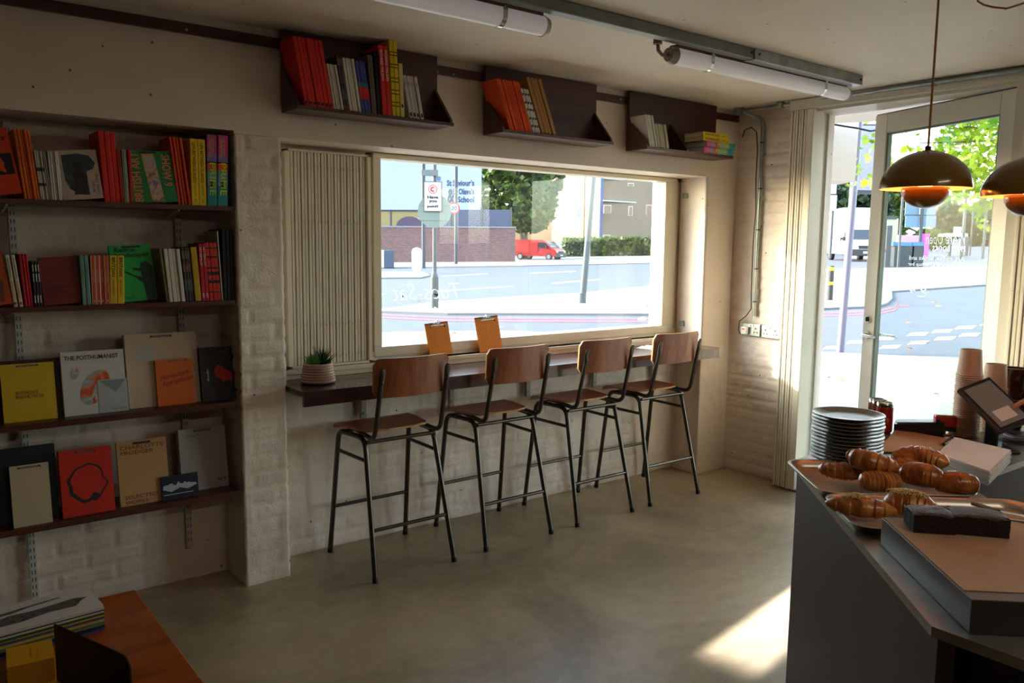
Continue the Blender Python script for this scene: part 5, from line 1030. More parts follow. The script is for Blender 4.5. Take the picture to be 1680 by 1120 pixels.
# resting hand
k=12; 
for s_,L2 in ((-.022,.07),(-.007,.08),(.008,.075),(.022,.06)):
    a=len(V); V.append(((bx-.045+s_,by-.24,.785),.0085)); V.append(((bx-.05+s_*1.1,by-.235,.785-L2*.5),.008)); V.append(((bx-.045+s_*1.1,by-.225,.785-L2),.0068)); Ed+=[(12,a),(a,a+1),(a+1,a+2)]
a=len(V); V.append(((bx-.075,by-.225,.81),.010)); V.append(((bx-.09,by-.215,.77),.008)); Ed+=[(12,a),(a,a+1)]
pe=E('person','person out of frame at the right, one hand reaching in to tap the screen','person')
skin('body',V,Ed,SKIN,pe,2)
skin('shirt',[((bx,by,.74),.19),((bx,by,.90),.175),((bx-.01,by,1.10),.15),((bx-.01,by,1.31),.15),((bx-.02,by,1.42),.085),(tuple(sh),.075),(tuple(sh.lerp(el,.55)),.062),(tuple(sh2),.075),((bx+.02,by-.225,1.20),.062)],[(0,1),(1,2),(2,3),(3,4),(3,5),(5,6),(3,7),(7,8)],M('black_cotton','#1a1a1c',.9),pe,2)
skin('trousers',[((bx,by,1.02),.13),((bx,by+.09,.84),.115),((bx,by+.10,.48),.08),((bx+.01,by+.10,.10),.062),((bx,by-.09,.84),.115),((bx,by-.10,.48),.08),((bx+.01,by-.10,.10),.062)],[(0,1),(1,2),(2,3),(0,4),(4,5),(5,6)],M('navy_denim','#20263a',.9),pe,2)
MB().ball((bx-.010,by,1.685),(.105,.096,.080),n=20).build('hair',M('dark_hair','#23170f',.6),pe)
m=MB(); m.ball((bx-.118,by+.030,1.635),.010); m.ball((bx-.118,by-.030,1.635),.010); m.build('eyes',M('eye_white','#e6e2dc',.3),pe); MB().ball((bx-.130,by,1.605),(.014,.011,.022)).build('nose',SKIN,pe); MB().ball((bx-.112,by,1.568),(.010,.025,.007)).build('mouth',M('lips','#a85a50',.5),pe)
for s_ in (-1,1): MB().ball((bx-.04,by+s_*.092,1.61),(.018,.008,.03)).build('ear',SKIN,pe); MB().ball((bx-.10,by+s_*.105,.035),(.125,.048,.035),n=16).build('shoe',M('black_shoe','#131313',.5),pe)
# ================================================================ STREET
ASP=M('asphalt','#42474e',.85,var=.12,vscale=1.2,bump=.2,bscale=40); PAV=M('paving','#9a958b',.8,var=.08,vscale=.8); KERB=M('kerb_stone','#5c5c60',.8); WLINE=M('road_white','#b4b4b0',.7); RLINE=M('road_red','#983c46',.75); TAC=M('tactile_paving','#8a6a60',.8)
# paving slab joints
nt=PAV.node_tree; b=nt.nodes['Principled BSDF']; g=N(nt,'ShaderNodeNewGeometry'); bt=N(nt,'ShaderNodeTexBrick',Scale=1.0); bt.inputs['Brick Width'].default_value=.75; bt.inputs['Row Height'].default_value=.6; bt.inputs['Mortar Size'].default_value=.006
bt.inputs['Color1'].default_value=lin((124,119,112)); bt.inputs['Color2'].default_value=lin((118,113,107)); bt.inputs['Mortar'].default_value=lin((92,88,84)); nt.links.new(g.outputs['Position'],bt.inputs['Vector']); nt.links.new(bt.outputs['Color'],b.inputs['Base Color'])
def gp(v,h=0): return Vector((v[0],v[1],gz(v[0],v[1])+h))
def slab(name,pts,h,mat,side=None,depth=.3):
    n=len(pts); vs=[gp(p,h) for p in pts]+[gp(p,h-depth) for p in pts]
    m=MB(); m.add(vs,[list(range(n))]); m.add(vs,[(i,i+n,(i+1)%n+n,(i+1)%n) for i in range(n)],1); return S(m.build(name,[mat,side or mat],clean=True))
S(MB().add([gp((x,y)) for x,y in ((-60,4.06),(4.96,4.06),(4.96,-60),(260,-60),(260,300),(-60,300))],[(0,1,2,3,4,5)]).build('road',ASP))
gx=lambda l:[tuple(G(*p)[:2]) for p in l]
slab('pavement',[(-30,4.05),(4.94,4.05),(4.94,-12),(16,-12),(13,1),(11.5,4.6),(11.0,5.4),(10.55,6.34),(9.9,9.3),(9.0,11.6),(7.4,12.9),(-30,13.3)],.045,PAV,KERB)
slab('pavement_tactile',[(5.6,10.9),(8.6,11.3),(7.6,12.6),(5.4,12.7)],.05,TAC)
isl=gx([(618,511),(720,497),(850,488),(950,483),(1090,468),(1240,451),(1340,443),(1660,437),(1660,466),(1560,473),(1463,480),(1464,492),(1455,500),(1440,505),(1340,509),(1240,514),(1080,518),(850,517),(734,517),(624,513)])
slab('pavement_island',isl,.05,PAV,KERB)
slab('pavement_far',gx([(560,441),(850,437),(1090,432),(1260,427),(1260,418),(1090,420),(850,423),(560,425)]),.05,PAV,KERB)
slab('kerb_island',gx([(560,458),(690,457),(706,453),(692,447),(560,448)]),.06,PAV,KERB)
def strip(name,pts,mat,h=.004): 
    q=[gp(tuple(G(*p)[:2]),h) for p in pts]; return S(MB().add(q,[list(range(len(q)))]).build(name,mat))
def line(name,pl,w0,mat,off):
    vs=[]; 
    for x,y in pl: vs+= [gp(tuple(G(x,y+off)[:2]),.005),gp(tuple(G(x,y+off+w0)[:2]),.005)]
    S(MB().add(vs,[(2*k,2*k+1,2*k+3,2*k+2) for k in range(len(pl)-1)]).build(name,mat))
edge=[(624,513),(734,518),(850,519),(1080,520),(1240,516),(1340,511),(1440,507),(1468,501),(1474,494),(1472,484)]
line('road_marking_line',edge,2.2,RLINE,2.5); line('road_marking_line',edge[:-1]+[(1492,494),(1490,484)],2.2,RLINE,7)
for cx,cy in ((1405,561),(1452,555),(1505,548),(1545,543),(1583,537),(1367,570),(1460,569),(1506,562),(1550,555),(1590,549),(1625,531),(1630,543)):
    strip('road_marking_dash',[(cx-18,cy+3.5),(cx+13,cy+2.5),(cx+19,cy-3),(cx-11,cy-2)],WLINE)
for q in ([(715,479),(842,470),(842,468.6),(715,477)],[(905,465.5),(985,459),(985,457.8),(905,464)],[(725,453.5),(800,449.5),(800,448.6),(725,452.3)],[(622,484),(632,483.4),(632,482.3),(622,482.8)],[(870,448.5),(945,445.5),(945,444.7),(870,447.6)]): strip('road_marking_line',q,WLINE)
random.seed(5); m=MB()
for px,py in [(688,498),(745,551),(822,542),(900,512),(950,496),(918,500),(1030,486),(1360,628),(1380,630),(1533,500),(1540,506),(1490,534),(1520,569),(1490,578),(1412,660),(1535,655),(1010,512),(1060,505),(1590,472),(1512,490)]:
    p=G(px,py); s=.06*dist(p)/12; a=random.random()*6; m.add([p+Vector((s*.9*math.cos(a+k*2.09),s*.9*math.sin(a+k*2.09),.055+.02*(k==0))) for k in range(3)]+[p+Vector((-s*math.cos(a),-s*math.sin(a),.07))],[(0,1,2),(0,2,3)])
tag(m.build('fallen_leaves',M('dry_leaf','#c97c3a',.7)),'scattered orange autumn leaves lying on the pavement and road','leaves',kind='stuff')
# ---- poles and street furniture
GREY=M('pole_grey','#46494c',.5,.5,var=.15); DPOLE=M('pole_dark','#2a2e3a',.5,.2); DKP=M('pole_charcoal','#3c4144',.45,.3)
def pole(name,px,py,topy,wpx,label,mat=GREY,cat='pole',htop=None,rt=1.0,lean=0):
    b_=G(px,py); d=dist(b_); z=D(px,topy,d).z if htop is None else b_.z+htop; r_=wpx/2*d/F; t=E(name,label,cat,loc=b_)
    MB().cyl((0,0,.0),(lean,0,z-b_.z),r_,r_*rt,n=20).build('shaft',mat,t); return t,b_,d,r_
t,pb,pd,pr=pole('sign_post',713,508,255,6.5,'galvanised sign post with a thick dark foot carrying the white charge sign')
MB().cyl((0,0,0),(0,0,(508-455)*pd/F),pr*2,n=20).build('post_foot',DKP,t); MB().cyl((0,0,(508-455)*pd/F),(0,0,(508-445)*pd/F),pr*2,pr,n=20).build('collar',DKP,t)
def facing(p0,yawoff=0):  # local frame facing the camera: x right, z up
    return math.atan2(_r.y,_r.x)+yawoff
def L(px,py,base,d): q=D(px,py,d)-base; return Vector((q.dot(_r),0,q.z))
def signface(t,base,d,x0,y0,x1,y1,mat,name,thick=.02,dy=-.08,rot=0):
    a=L(x0,y1,base,d); b_=L(x1,y0,base,d); o=MB().box((a.x,dy-thick,a.z),(b_.x,dy,b_.z)).build(name,mat,t); return (a.x+b_.x)/2,(a.z+b_.z)/2,b_.x-a.x,b_.z-a.z
t.rotation_euler=(0,0,facing(pb))
SW=M('sign_white','#a6a6a4',.5); SG=M('sign_back','#606c66',.5,.2); RED=M('sign_red','#c8202a',.5)
c=L(715,347,pb,pd); r_=27*pd/F; MB().cyl((c.x,-.03,c.z),(c.x,-.05,c.z),r_,n=48).build('round_sign_back',SG,t)
m=MB(); [m.box((c.x-r_*.9,-.065,c.z+z_),(c.x+r_*.9,-.05,c.z+z_+.03)) for z_ in (.13,-.22)]; m.build('sign_rail',SG,t)
x,z,w,h=signface(t,pb,pd,698,300,728,348,BLACK,'sign_border'); MB().box((x-w*.46,-.105,z-h*.475),(x+w*.46,-.1,z+h*.475)).build('charge_sign',SW,t)
m=MB(); vs=[]; 
for k in range(41): a=2*math.pi*k/40; vs+=[(x+w*.24*math.cos(a),-.108,z+h*.24+w*.24*math.sin(a)),(x+w*.20*math.cos(a),-.108,z+h*.24+w*.20*math.sin(a))]
m.add(vs,[(2*k,2*k+1,2*k+3,2*k+2) for k in range(40)]); vs=[]
for k in range(25): a=R(50+260*k/24); vs+=[(x+w*.145*math.cos(a),-.109,z+h*.24+w*.145*math.sin(a)),(x+w*.055*math.cos(a),-.109,z+h*.24+w*.055*math.sin(a))]
m.add(vs,[(2*k,2*k+1,2*k+3,2*k+2) for k in range(24)]); m.build('charge_symbol',RED,t)
for s_,dz,ww in (('Have',-.02,.60),('you',-.17,.44),('paid?',-.33,.62)): text('sign_text',s_,INK,t,(x,-.106,z+h*dz),(1,0,0),(0,0,1),w=w*ww,h=h*.10,lift=.003,bold=.05)
signface(t,pb,pd,696,282,722,291,M('camera_grey','#55565a',.5),'camera_housing',.12,-.06); signface(t,pb,pd,717,292,726,299,M('panel_blue','#4a5c80',.5),'small_sign',.02,-.06)
t,b2,d2,r2=pole('lamp_column',955,500,250,11,'tall dark grey lamp column on the traffic island seen through the window',DKP,'lamp post',rt=.75,lean=.35)
MB().cyl((0,0,0),(0,0,.3),r2*1.15,n=20).build('column_base',DKP,t)
t,b3,d3,r3=pole('speed_limit_post',748,434,250,5.5,'slim dark pole with a round twenty speed limit sign before the brick wall',DPOLE)
t.rotation_euler=(0,0,facing(b3)); c=L(746,342,b3,d3); r_=9.5*d3/F
MB().cyl((c.x,-.22,c.z),(c.x,-.20,c.z),r_,n=32).build('sign_ring',RED,t); MB().cyl((c.x,-.235,c.z),(c.x,-.22,c.z),r_*.76,n=32).build('sign_disc',SW,t); text('sign_text','20',M('sign_blueblack','#1c2a4a',.6),t,(c.x,-.236,c.z),(1,0,0),(0,0,1),w=r_*.95,h=r_*.75,lift=.01,bold=.02)
pole('street_pole',695,440,250,6,'dark blue-grey street pole left of the white charge sign, by the far pavement',DPOLE)
pole('utility_post',967,423,250,2.2,'thin cream post behind the tall lamp column',M('cream_post','#c9a878',.6))
bp=G(684,449); dd=dist(bp); t=E('island_bollard','white illuminated oval bollard on the left traffic island','bollard',loc=(bp.x,bp.y,bp.z)); h_=(449-406)*dd/F; w_=8.5*dd/F
MB().lathe([(0,.25*0+.0),(w_*.5,.05),(w_*.95,.3),(w_,h_*.5),(w_,h_*.85),(w_*.7,h_*.96),(0,h_)],n=24).build('bollard_shell',M('bollard_white','#dcdcdc',.4),t)
t=E('litter_bin','small dark litter bin against the brick wall at the left','bin',loc=G(634,440)); MB().box((-.35,-.35,0),(.35,.35,1.1),bev=.05).build('bin_body',M('bin_blue','#2c3850',.5),t)
# ---- door side
t,b5,d5,r5=pole('bus_sign_post',1378,580,200,12,'broad grey post on the pavement edge seen through the open doorway',M('post_lilac','#5e5c6c',.45,.3),rt=1.0,lean=.14)
b6=G(1361,495); d6=dist(b6); k=d6/F; t=E('black_bollard','black bollard with two yellow bands on the traffic island','bollard',loc=b6); MB().cyl((0,0,0),(0,0,59*k),4.8*k,4.4*k,n=20).build('bollard_post',M('bollard_black','#17181a',.5),t)
for y0,y1 in ((438,444),(462,467)): MB().cyl((0,0,(495-y1)*k),(0,0,(495-y0)*k),5.0*k,n=20).build('yellow_band',M('band_yellow','#e0a818',.5),t)
# framed panel on the broad post
t=E('advert_panel','lilac-grey panel with dark frame high on the broad post outside the doorway','sign',loc=(0,0,0)); d=d5+.6
def boxD(x0,y0,x1,y1,d,thick,mat,name,parent,dd2=None):
    """box standing at a measured distance, front face towards the street corner; real thickness behind"""
    a=D(x0,y1,d); b_=D(x1,y1,dd2 or d); c=D(x1,y0,dd2 or d); e_=D(x0,y0,d); ex=Vector((b_.x-a.x,b_.y-a.y,0)); n_=Vector((-ex.y,ex.x,0)).normalized()
    if n_.dot(fw)<0: n_=-n_
    o=n_*thick; zt=(c.z+e_.z)/2; zb=(a.z+b_.z)/2; q=[Vector((a.x,a.y,zb)),Vector((b_.x,b_.y,zb)),Vector((b_.x,b_.y,zt)),Vector((a.x,a.y,zt))]
    m=MB(); m.add(q+[v+o for v in q],[(0,1,2,3),(7,6,5,4),(0,4,5,1),(1,5,6,2),(2,6,7,3),(3,7,4,0)]); return m.build(name,mat,parent,clean=True)
boxD(1400,205,1437,318,d,.08,M('frame_dark','#2e3044',.4),'panel_frame',t); boxD(1406,208,1434,312,d-.02,.02,M('panel_lilac','#7d80a0',.35),'panel_face',t)
t=E('road_sign_back','back of a large pale blue road sign on its post beyond the street','sign'); d=44
for x0,x1 in ((1485,1508),(1510,1535)):
    for y0,y1 in ((331,352),(354,373)): boxD(x0,y0,x1,y1,d,.06,M('sign_blue_back','#5c7388',.5),'sign_panel',t)
boxD(1506,320,1510,430,d+.1,.12,DKP,'sign_pole',t); boxD(1485,352,1535,354,d-.05,.05,DKP,'sign_rail',t)
t=E('road_sign_back','small white sign backs on a post at the left edge of the doorway view','sign'); d=30
for y0,y1 in ((298,318),(320,346)): boxD(1354,y0,1372,y1,d,.05,M('sign_white','#a6a6a4',.5),'sign_panel',t)
boxD(1361,346,1364,424,d+.05,.08,GREY,'sign_pole',t)
t=E('marker_post','grey post with red bands beside the blue-lidded bins','post'); d=42; boxD(1452,370,1460,438,d,.25,GREY,'post_body',t); [boxD(1451.5,a,1460.5,b_,d-.05,.35,RED,'red_band',t) for a,b_ in ((370,374),(409,413))]
for px,yb,yt,w,lab in ((1473,440,290,4,'grey lamp post rising behind the bins'),(1577,426,215,5,'tall light grey lamp post right of the road sign back'),(1612,424,330,4,'pale pole near the right edge of the door glass'),(1591,420,345,2.5,'thin pale pole between two lamp posts')): pole('lamp_column',px,yb,yt,w,lab,GREY,'lamp post')
BN=M('bin_dark','#34383c',.6,var=.3,vscale=2); BL=M('bin_blue_lid','#3f6fc0',.5)
for x0,x1,lab in ((1466,1495,'large grey waste container with blue lid, left of the pair'),(1498,1514,'grey waste container with blue lid, right of the pair')):
    t=E('waste_container',lab,'bin'); boxD(x0,403,x1,437,42.3,1.1,BN,'container_body',t); boxD(x0-1,397,x1+1,403.5,42.2,1.2,BL,'lid',t); boxD(x0+1,437,x0+4,439,42.25,.2,BLACK,'wheel',t); boxD(x1-4,437,x1-1,439,42.25,.2,BLACK,'wheel',t)
t=E('hoarding','pink and purple hoarding behind the waste containers','hoarding'); boxD(1472,386,1510,415,50,.2,M('hoarding_pink','#c78cb8',.6),'board',t); boxD(1510,383,1523,420,49,.2,M('hoarding_purple','#a03c98',.6),'board',t)
t=E('bus_shelter','pale bus shelter near the lamp posts across the road','shelter'); boxD(1557,383,1588,388,60,1.5,SW,'roof',t); boxD(1557,388,1560,420,60,.2,GREY,'post',t); boxD(1584,388,1588,420,60,.2,GREY,'post',t); boxD(1562,392,1582,416,60.8,.05,M('shelter_panel','#a9b0a4',.3),'panel',t)
t=E('signal_box','white control box on the tall lamp post','box'); boxD(1568,372,1577,383,53,.3,SW,'box_body',t)
# ---- vehicles
def wheel(t,p,r,w=.22):
    x,y,z=p; MB().cyl((x,y-w/2,z),(x,y+w/2,z),r,n=28).build('wheel',RUB,t); MB().cyl((x,y-w/2-.01,z),(x,y+w/2+.01,z),r*.6,n=20).build('hub',M('wheel_hub','#8a8c8e',.4,.6),t)
def van(loc,heading,sc,label,body,name='van',dark=None):
    t=E(name,label,'van',loc=loc,rot=(0,0,heading)); t.scale=(sc,sc,sc); PAINT=body; GL=M('vehicle_glass','#20282e',.08,coat=.5)
    prof=[(-2.45,.38),(-2.5,.9),(-2.42,1.75),(-2.2,1.93),(.9,1.93),(1.25,1.78),(1.85,1.18),(2.35,1.0),(2.5,.75),(2.5,.38)]
    n=len(prof); vs=[(x,-.93+(.10 if z>1.5 else 0),z) for x,z in prof]+[(x,.93-(.10 if z>1.5 else 0),z) for x,z in prof]
    MB().add(vs,[list(range(n)),list(range(2*n-1,n-1,-1))]+[(i,i+n,(i+1)%n+n,(i+1)%n) for i in range(n)]).build('body',PAINT,t,clean=True)
    MB().add([(1.27,-.78,1.76),(1.27,.78,1.76),(1.84,.84,1.20),(1.84,-.84,1.20)],[(0,1,2,3)],).build('windscreen',GL,t,(.012,0,.012))
    for s in (-1,1):
        MB().add([(.55,s*.90,1.68),(1.15,s*.90,1.68),(1.62,s*.95,1.22),(.55,s*.945,1.18)],[(0,1,2,3)]).build('side_window',GL,t)
        for x in (-1.55,1.65): wheel(t,(x,s*.84,.33),.33)
        MB().box((2.40,s*.72-.16,.74),(2.50,s*.72+.16,.9),bev=.02).build('headlight',M('headlight','#dcdfe0',.15),t); MB().box((1.35,s*1.0-.08,1.12),(1.5,s*1.0+.08,1.34),bev=.03).build('wing_mirror',BLACK,t)
    MB().box((2.38,-.93,.28),(2.56,.93,.66),bev=.04).build('bumper',M('bumper_grey','#26282b',.5),t); MB().box((2.44,-.5,.68),(2.52,.5,.86),bev=.02).build('grille',BLACK,t); MB().box((2.555,-.26,.42),(2.57,.26,.54)).build('number_plate',SW,t)
    MB().box((-.45,-.935,.62),(.42,-.928,1.74)).build('front_door',PAINT,t); MB().box((-.5,-.938,.5),(-.48,-.926,1.8)).build('door_seam',BLACK,t)
    return t
g0=G(853,425.5); g1=G(901,428.5); vd=(g1-g0); sc=1.0; hd=math.atan2(vd.y,vd.x); gc=(g0+g1)/2; span=48*dist(gc)/F
# orient so the nose turns a little to the camera
hd=math.atan2(_r.y,_r.x)-R(32); sc=span/(3.2*math.cos(R(32)))*.96; rn=Vector((math.cos(hd-math.pi/2),math.sin(hd-math.pi/2),0))
vc=gc-rn*(.9*sc); van((vc.x,vc.y,gz(vc.x,vc.y)+.02),hd,sc,'red van parked across the road in front of the green hedge',M('van_red','#8e1418',.3,coat=.5))
wv=G(1400,427); hd2=math.atan2(-fw.y,-fw.x)-R(6); t=van((wv.x,wv.y,wv.z),hd2,1.12,'white van with a tall box body seen through the open doorway',M('van_white','#b4b7bc',.3,coat=.4)); MB().box((-2.6,-1.05,1.3),(1.15,1.05,3.0),bev=.05).build('box_body',MATS['van_white'],t)
# ---- wall, banner, fence
w0=G(560,431.5); w1=G(843,430); wn=Vector((-(w1-w0).y,(w1-w0).x,0)).normalized()
if wn.dot(fw)<0: wn=-wn
def WP(px,py,back=0): return PP(px,py,w0+wn*back,wn)
BRK=brickmat('old_brick','#2e1a20','#5e302c','#6a5e64',1,ax=(0,2)); 
wl=(Vector((w1.x-w0.x,w1.y-w0.y,0))).length; t=S(E('wall_brick_far')); t.location=(w0.x,w0.y,-.2); t.rotation_euler=(0,0,math.atan2(w1.y-w0.y,w1.x-w0.x))
ht=WP(843,374).z; MB().box((0,0,0),(wl,.35,ht+.2)).build('masonry',BRK,t); MB().box((-.1,-.05,ht+.2),(wl+.05,.4,ht+.3)).build('coping',M('coping_grey','#5c6070',.7),t)
def wbox(x0,y0,x1,y1,back,thick,mat,name,parent):
    a=WP(x0,y1,back);b_=WP(x1,y1,back); zt=WP(x1,y0,back).z; zb=WP(x1,y1,back).z; q=[Vector((a.x,a.y,zb)),Vector((b_.x,b_.y,zb)),Vector((b_.x,b_.y,zt)),Vector((a.x,a.y,zt))]; m=MB(); m.add(q+[v+wn*thick for v in q],[(0,1,2,3),(7,6,5,4),(0,4,5,1),(1,5,6,2),(2,6,7,3),(3,7,4,0)]); return m.build(name,mat,parent,clean=True)
t=E('metal_fence','dark blue-grey panel fence standing on the far brick wall below the banner','fence'); wbox(690,344,838,376,.5,.1,M('fence_blue','#2c3550',.6),'fence_panel',t); [wbox(x,340,x+2.5,376,.42,.2,DPOLE,'fence_post',t) for x in (690,738,788,836)]
t=E('school_banner','huge pale blue school banner with dark lettering above the brick wall','banner'); BAN=M('banner_blue','#7c8cbc',.7); wbox(520,205,789,344,.9,.15,BAN,'banner_sheet',t)
NV=M('banner_navy','#101e38',.7); wr_=(w1-w0); wr_.z=0; wr_.normalize()
for s_,x0,x1,y,hh in (('St Saviour\u2019s',733,778,300,10),('St Olave\u2019s',743,778,314,10),('School',751,778,327,10),('&',734,746,321,24)):
    a=WP(x0,y,.88); b_=WP(x1,y,.88); hgt=abs(WP(x0,y-hh/2,.88).z-WP(x0,y+hh/2,.88).z); text('banner_text',s_,NV,t,(a+b_)/2,wr_,(0,0,1),w=(b_-a).length,h=hgt,lift=.02,bold=.03)
for x in (560,640,700,786): wbox(x,344,x+2,432,1.1,.2,DPOLE,'banner_post',t)
t=E('yellow_building','low yellow-brown building behind the wall at the left of the window','building'); boxD(560,346,690,400,85,8,M('stock_brick','#85744c',.8,var=.1),'wall',t); boxD(560,343,692,346,84.5,9,DPOLE,'roof',t)
t=E('arched_shed','dark arched roof behind the brick wall','shed'); c=D(672,372,72); r_=17*72/F
m=MB(); vs=[]; ax=_r; 
for k in range(17): a=math.pi*k/16; vs.append(c+ax*(r_*1.3*math.cos(a))+Vector((0,0,r_*math.sin(a))))
m.add(vs+[v+Vector((fw.x,fw.y,0))*6 for v in vs],[list(range(17)),list(range(33,16,-1))]+[(k,k+17,k+18,k+1) for k in range(16)]); m.build('shed_roof',M('shed_dark','#4a3a52',.6),t,clean=True)
# ---- flats
t=E('apartment_block','tan brick apartment block behind the trees, small white windows','building')
TB=M('tan_brick','#6d573c',.85,var=.08,vscale=.4); DB=M('shade_brick','#7c6a58',.85,var=.08,vscale=.4); RC=M('block_window','#c8ccd0',.3)
boxD(838,150,962,396,92,14,TB,'gable_wing',t,86); boxD(957,150,984,392,84,14,TB,'stair_wing',t); boxD(984,140,1150,400,82,14,DB,'main_wing',t,90)
boxD(983,150,988,392,81.5,1,M('drainpipe_blue','#4a5078',.5),'downpipe',t)
for y in (332,297): boxD(990,y,1120,y+2,81,1.2,M('balcony_edge','#9aa6ae',.6),'balcony_edge',t,89)
for x0,y0,x1,y1 in ((944,337,954,354),(990,336,1003,350),(1031,338,1038,354),(990,385,1001,393),(1030,300,1040,306),(1060,336,1070,352),(968,363,981,367)): 
    w_=boxD(x0,y0,x1,y1,80.5 if x0>985 else 83.5,.15,SW,'window_frame',t); boxD(x0+1.2,y0+1.2,x1-1.2,y1-1.2,80.3 if x0>985 else 83.3,.1,M('window_dark','#7a5a44',.3) if x0>985 else M('window_teal','#7f9fae',.2),'pane',w_)
for x,y in ((942,376),(905,353)): 
    c=D(x,y,83); m=MB(); m.lathe([(0,0),(.35,.05),(.5,.16)],c=(0,0,0),n=20); o=m.build('satellite_dish',M('dish_grey','#a9aaa8',.5),t); o.location=c; o.rotation_euler=(R(80),0,math.atan2(_r.y,_r.x)-.5)
t=E('background_building','pale building with red and white scaffolding far behind the road sign','building'); boxD(1525,325,1580,400,120,15,M('pale_render','#8f8a88',.8),'wall',t); 
for y in (333,348,363,378): boxD(1528,y,1578,y+1.6,118,.5,M('scaffold_grey','#8c8c90',.6),'scaffold_lift',t)
for x in (1532,1545,1558,1571): boxD(x,328,x+1.4,398,117.5,.4,M('scaffold_red','#c06a5c',.6),'scaffold_pole',t)
t=E('background_building','low dark roofed building behind the white van','building'); boxD(1340,378,1392,420,75,8,M('dark_render','#3a3438',.8),'wall',t); boxD(1336,366,1394,380,74.5,9,M('slate_roof','#4c3c40',.8),'roof',t)
t=E('low_building','beige low building between the lamp post and the white van','building'); boxD(1440,358,1470,425,56,5,M('beige_render','#b4a890',.8),'wall',t); boxD(1438,354,1472,359,55.6,6,GREY,'roof',t)
# ---- trees and hedge
def foliage(name,parent,centres,n,size,mat,seed,maple=False):
    rnd=random.Random(seed); m=MB(); tot=sum(c[1][0]*c[1][1]*c[1][2] for c in centres)
    for c,rad in centres:
        k=int(n*rad[0]*rad[1]*rad[2]/tot)
        for i in range(k):
            while True:
                v=Vector((rnd.uniform(-1,1),rnd.uniform(-1,1),rnd.uniform(-1,1)))
                if v.length<=1: break
            v=v.normalized()*(v.length**.45); p=Vector(c)+Vector((v.x*rad[0],v.y*rad[1],v.z*rad[2]))
            if noise.noise(p*(1.1 if maple else .45))<-.22: continue
            s=size*rnd.uniform(.6,1.2); a=Vector((rnd.uniform(-1,1),rnd.uniform(-1,1),rnd.uniform(-.6,.6))).normalized(); b_=a.cross(Vector((rnd.uniform(-1,1),rnd.uniform(-1,1),rnd.uniform(-1,1)))).normalized()
            if maple:
                pr_=[(0,-.9),(.25,-.45),(.8,-.6),(.62,-.15),(1,.25),(.5,.3),(.45,.62),(.2,.5),(0,1.05),(-.2,.5),(-.45,.62),(-.5,.3),(-1,.25),(-.62,-.15),(-.8,-.6),(-.25,-.45)]
                m.add([p+a*(x*s)+b_*(y*s) for x,y in pr_],[list(range(16))])
            else: m.add([p-a*s-b_*s*.4,p+a*s*.2-b_*s*.7,p+a*s+b_*s*.3,p-a*s*.1+b_*s*.8],[(0,1,2,3)])
    return m.build(name,mat,parent)
BARK=M('bark','#5a5348',.9,bump=.4,bscale=20)
def tree(px,pyb,d,crowns,n,size,mat,label,seed,name='tree',trunkr=.25):
    b_=G(px,pyb) if d is None else D(px,pyb,d); dd_=dist(b_) if d is None else d; t=E(name,label,'tree',loc=(0,0,0)); cs=[]
    for cx,cy,rx,ry in crowns: cs.append((D(cx,cy,dd_),(rx*dd_/F,rx*dd_/F*.8,ry*dd_/F)))
    gb=Vector((b_.x,b_.y,gz(b_.x,b_.y))); m=MB(); m.tube([gb,gb.lerp(cs[0][0],.5),cs[0][0]],trunkr,10,rs=[trunkr,trunkr*.8,trunkr*.4]); [m.tube([gb.lerp(cs[0][0],.55),c],trunkr*.3,8,rs=[trunkr*.45,trunkr*.12]) for c,_ in cs[1:]]; m.build('trunk',BARK,t); foliage('crown',t,cs,n,size,mat,seed); return t
LG=leafmat('leaf_green','#243d18','#66782c',.35); LD=leafmat('leaf_dark','#16261a','#3a5230',.25); LY=leafmat('leaf_yellow_green','#33610f','#93a322',.5)
tree(860,420,66,[(858,330,60,55),(815,320,40,50),(890,290,38,40),(850,280,60,40)],6500,.34,LG,'large green tree behind the far wall and above the red van',1,trunkr=.4)
tree(1350,420,70,[(1350,320,40,40),(1395,335,45,35),(1430,330,40,40)],4200,.4,LD,'dark green trees behind the white van seen in the doorway',2,trunkr=.4)
tree(1600,425,104,[(1560,365,30,35),(1612,370,34,40),(1470,345,26,32)],3600,.42,LD,'dark green trees beyond the lamp posts at the right',3,trunkr=.4)
tree(1470,430,82,[(1480,330,26,50),(1530,392,36,14),(1475,370,14,26)],2200,.4,LG,'yellowish green tree behind the bins and road sign',4,trunkr=.3)
t=E('maple_tree','street maple with yellow-green leaves overhanging the pavement outside the door','tree'); gb=D(1790,560,9.5); gb.z=gz(gb.x,gb.y)
cs=[(D(1560,205,8.5),(.62,.6,.62)),(D(1630,235,8.8),(.55,.55,.75)),(D(1500,235,8.4),(.42,.4,.5)),(D(1418,250,8.4),(.22,.3,.48)),(D(1700,200,9.0),(.9,.9,1.0)),(D(1600,120,9.2),(1.5,1.2,.5)),(D(1625,320,8.9),(.25,.3,.4)),(D(1560,285,8.6),(.5,.4,.3))]
m=MB(); top=D(1760,200,9.4); m.tube([gb,gb.lerp(top,.5),top],.12,12,rs=[.14,.12,.08]); [m.tube([gb.lerp(top,.7),(gb.lerp(top,.8)+c)/2+Vector((0,0,.2)),c],.02,6,rs=[.03,.014,.005]) for c,_ in cs[:3]+cs[5:6]]; m.build('trunk',BARK,t); foliage('crown',t,cs,5200,.052,LY,9,True)
t=E('hedge','clipped green hedge behind the red van in front of the flats','hedge'); m=MB(); a=G(925,421); b_=G(1130,419); rnd=random.Random(4)
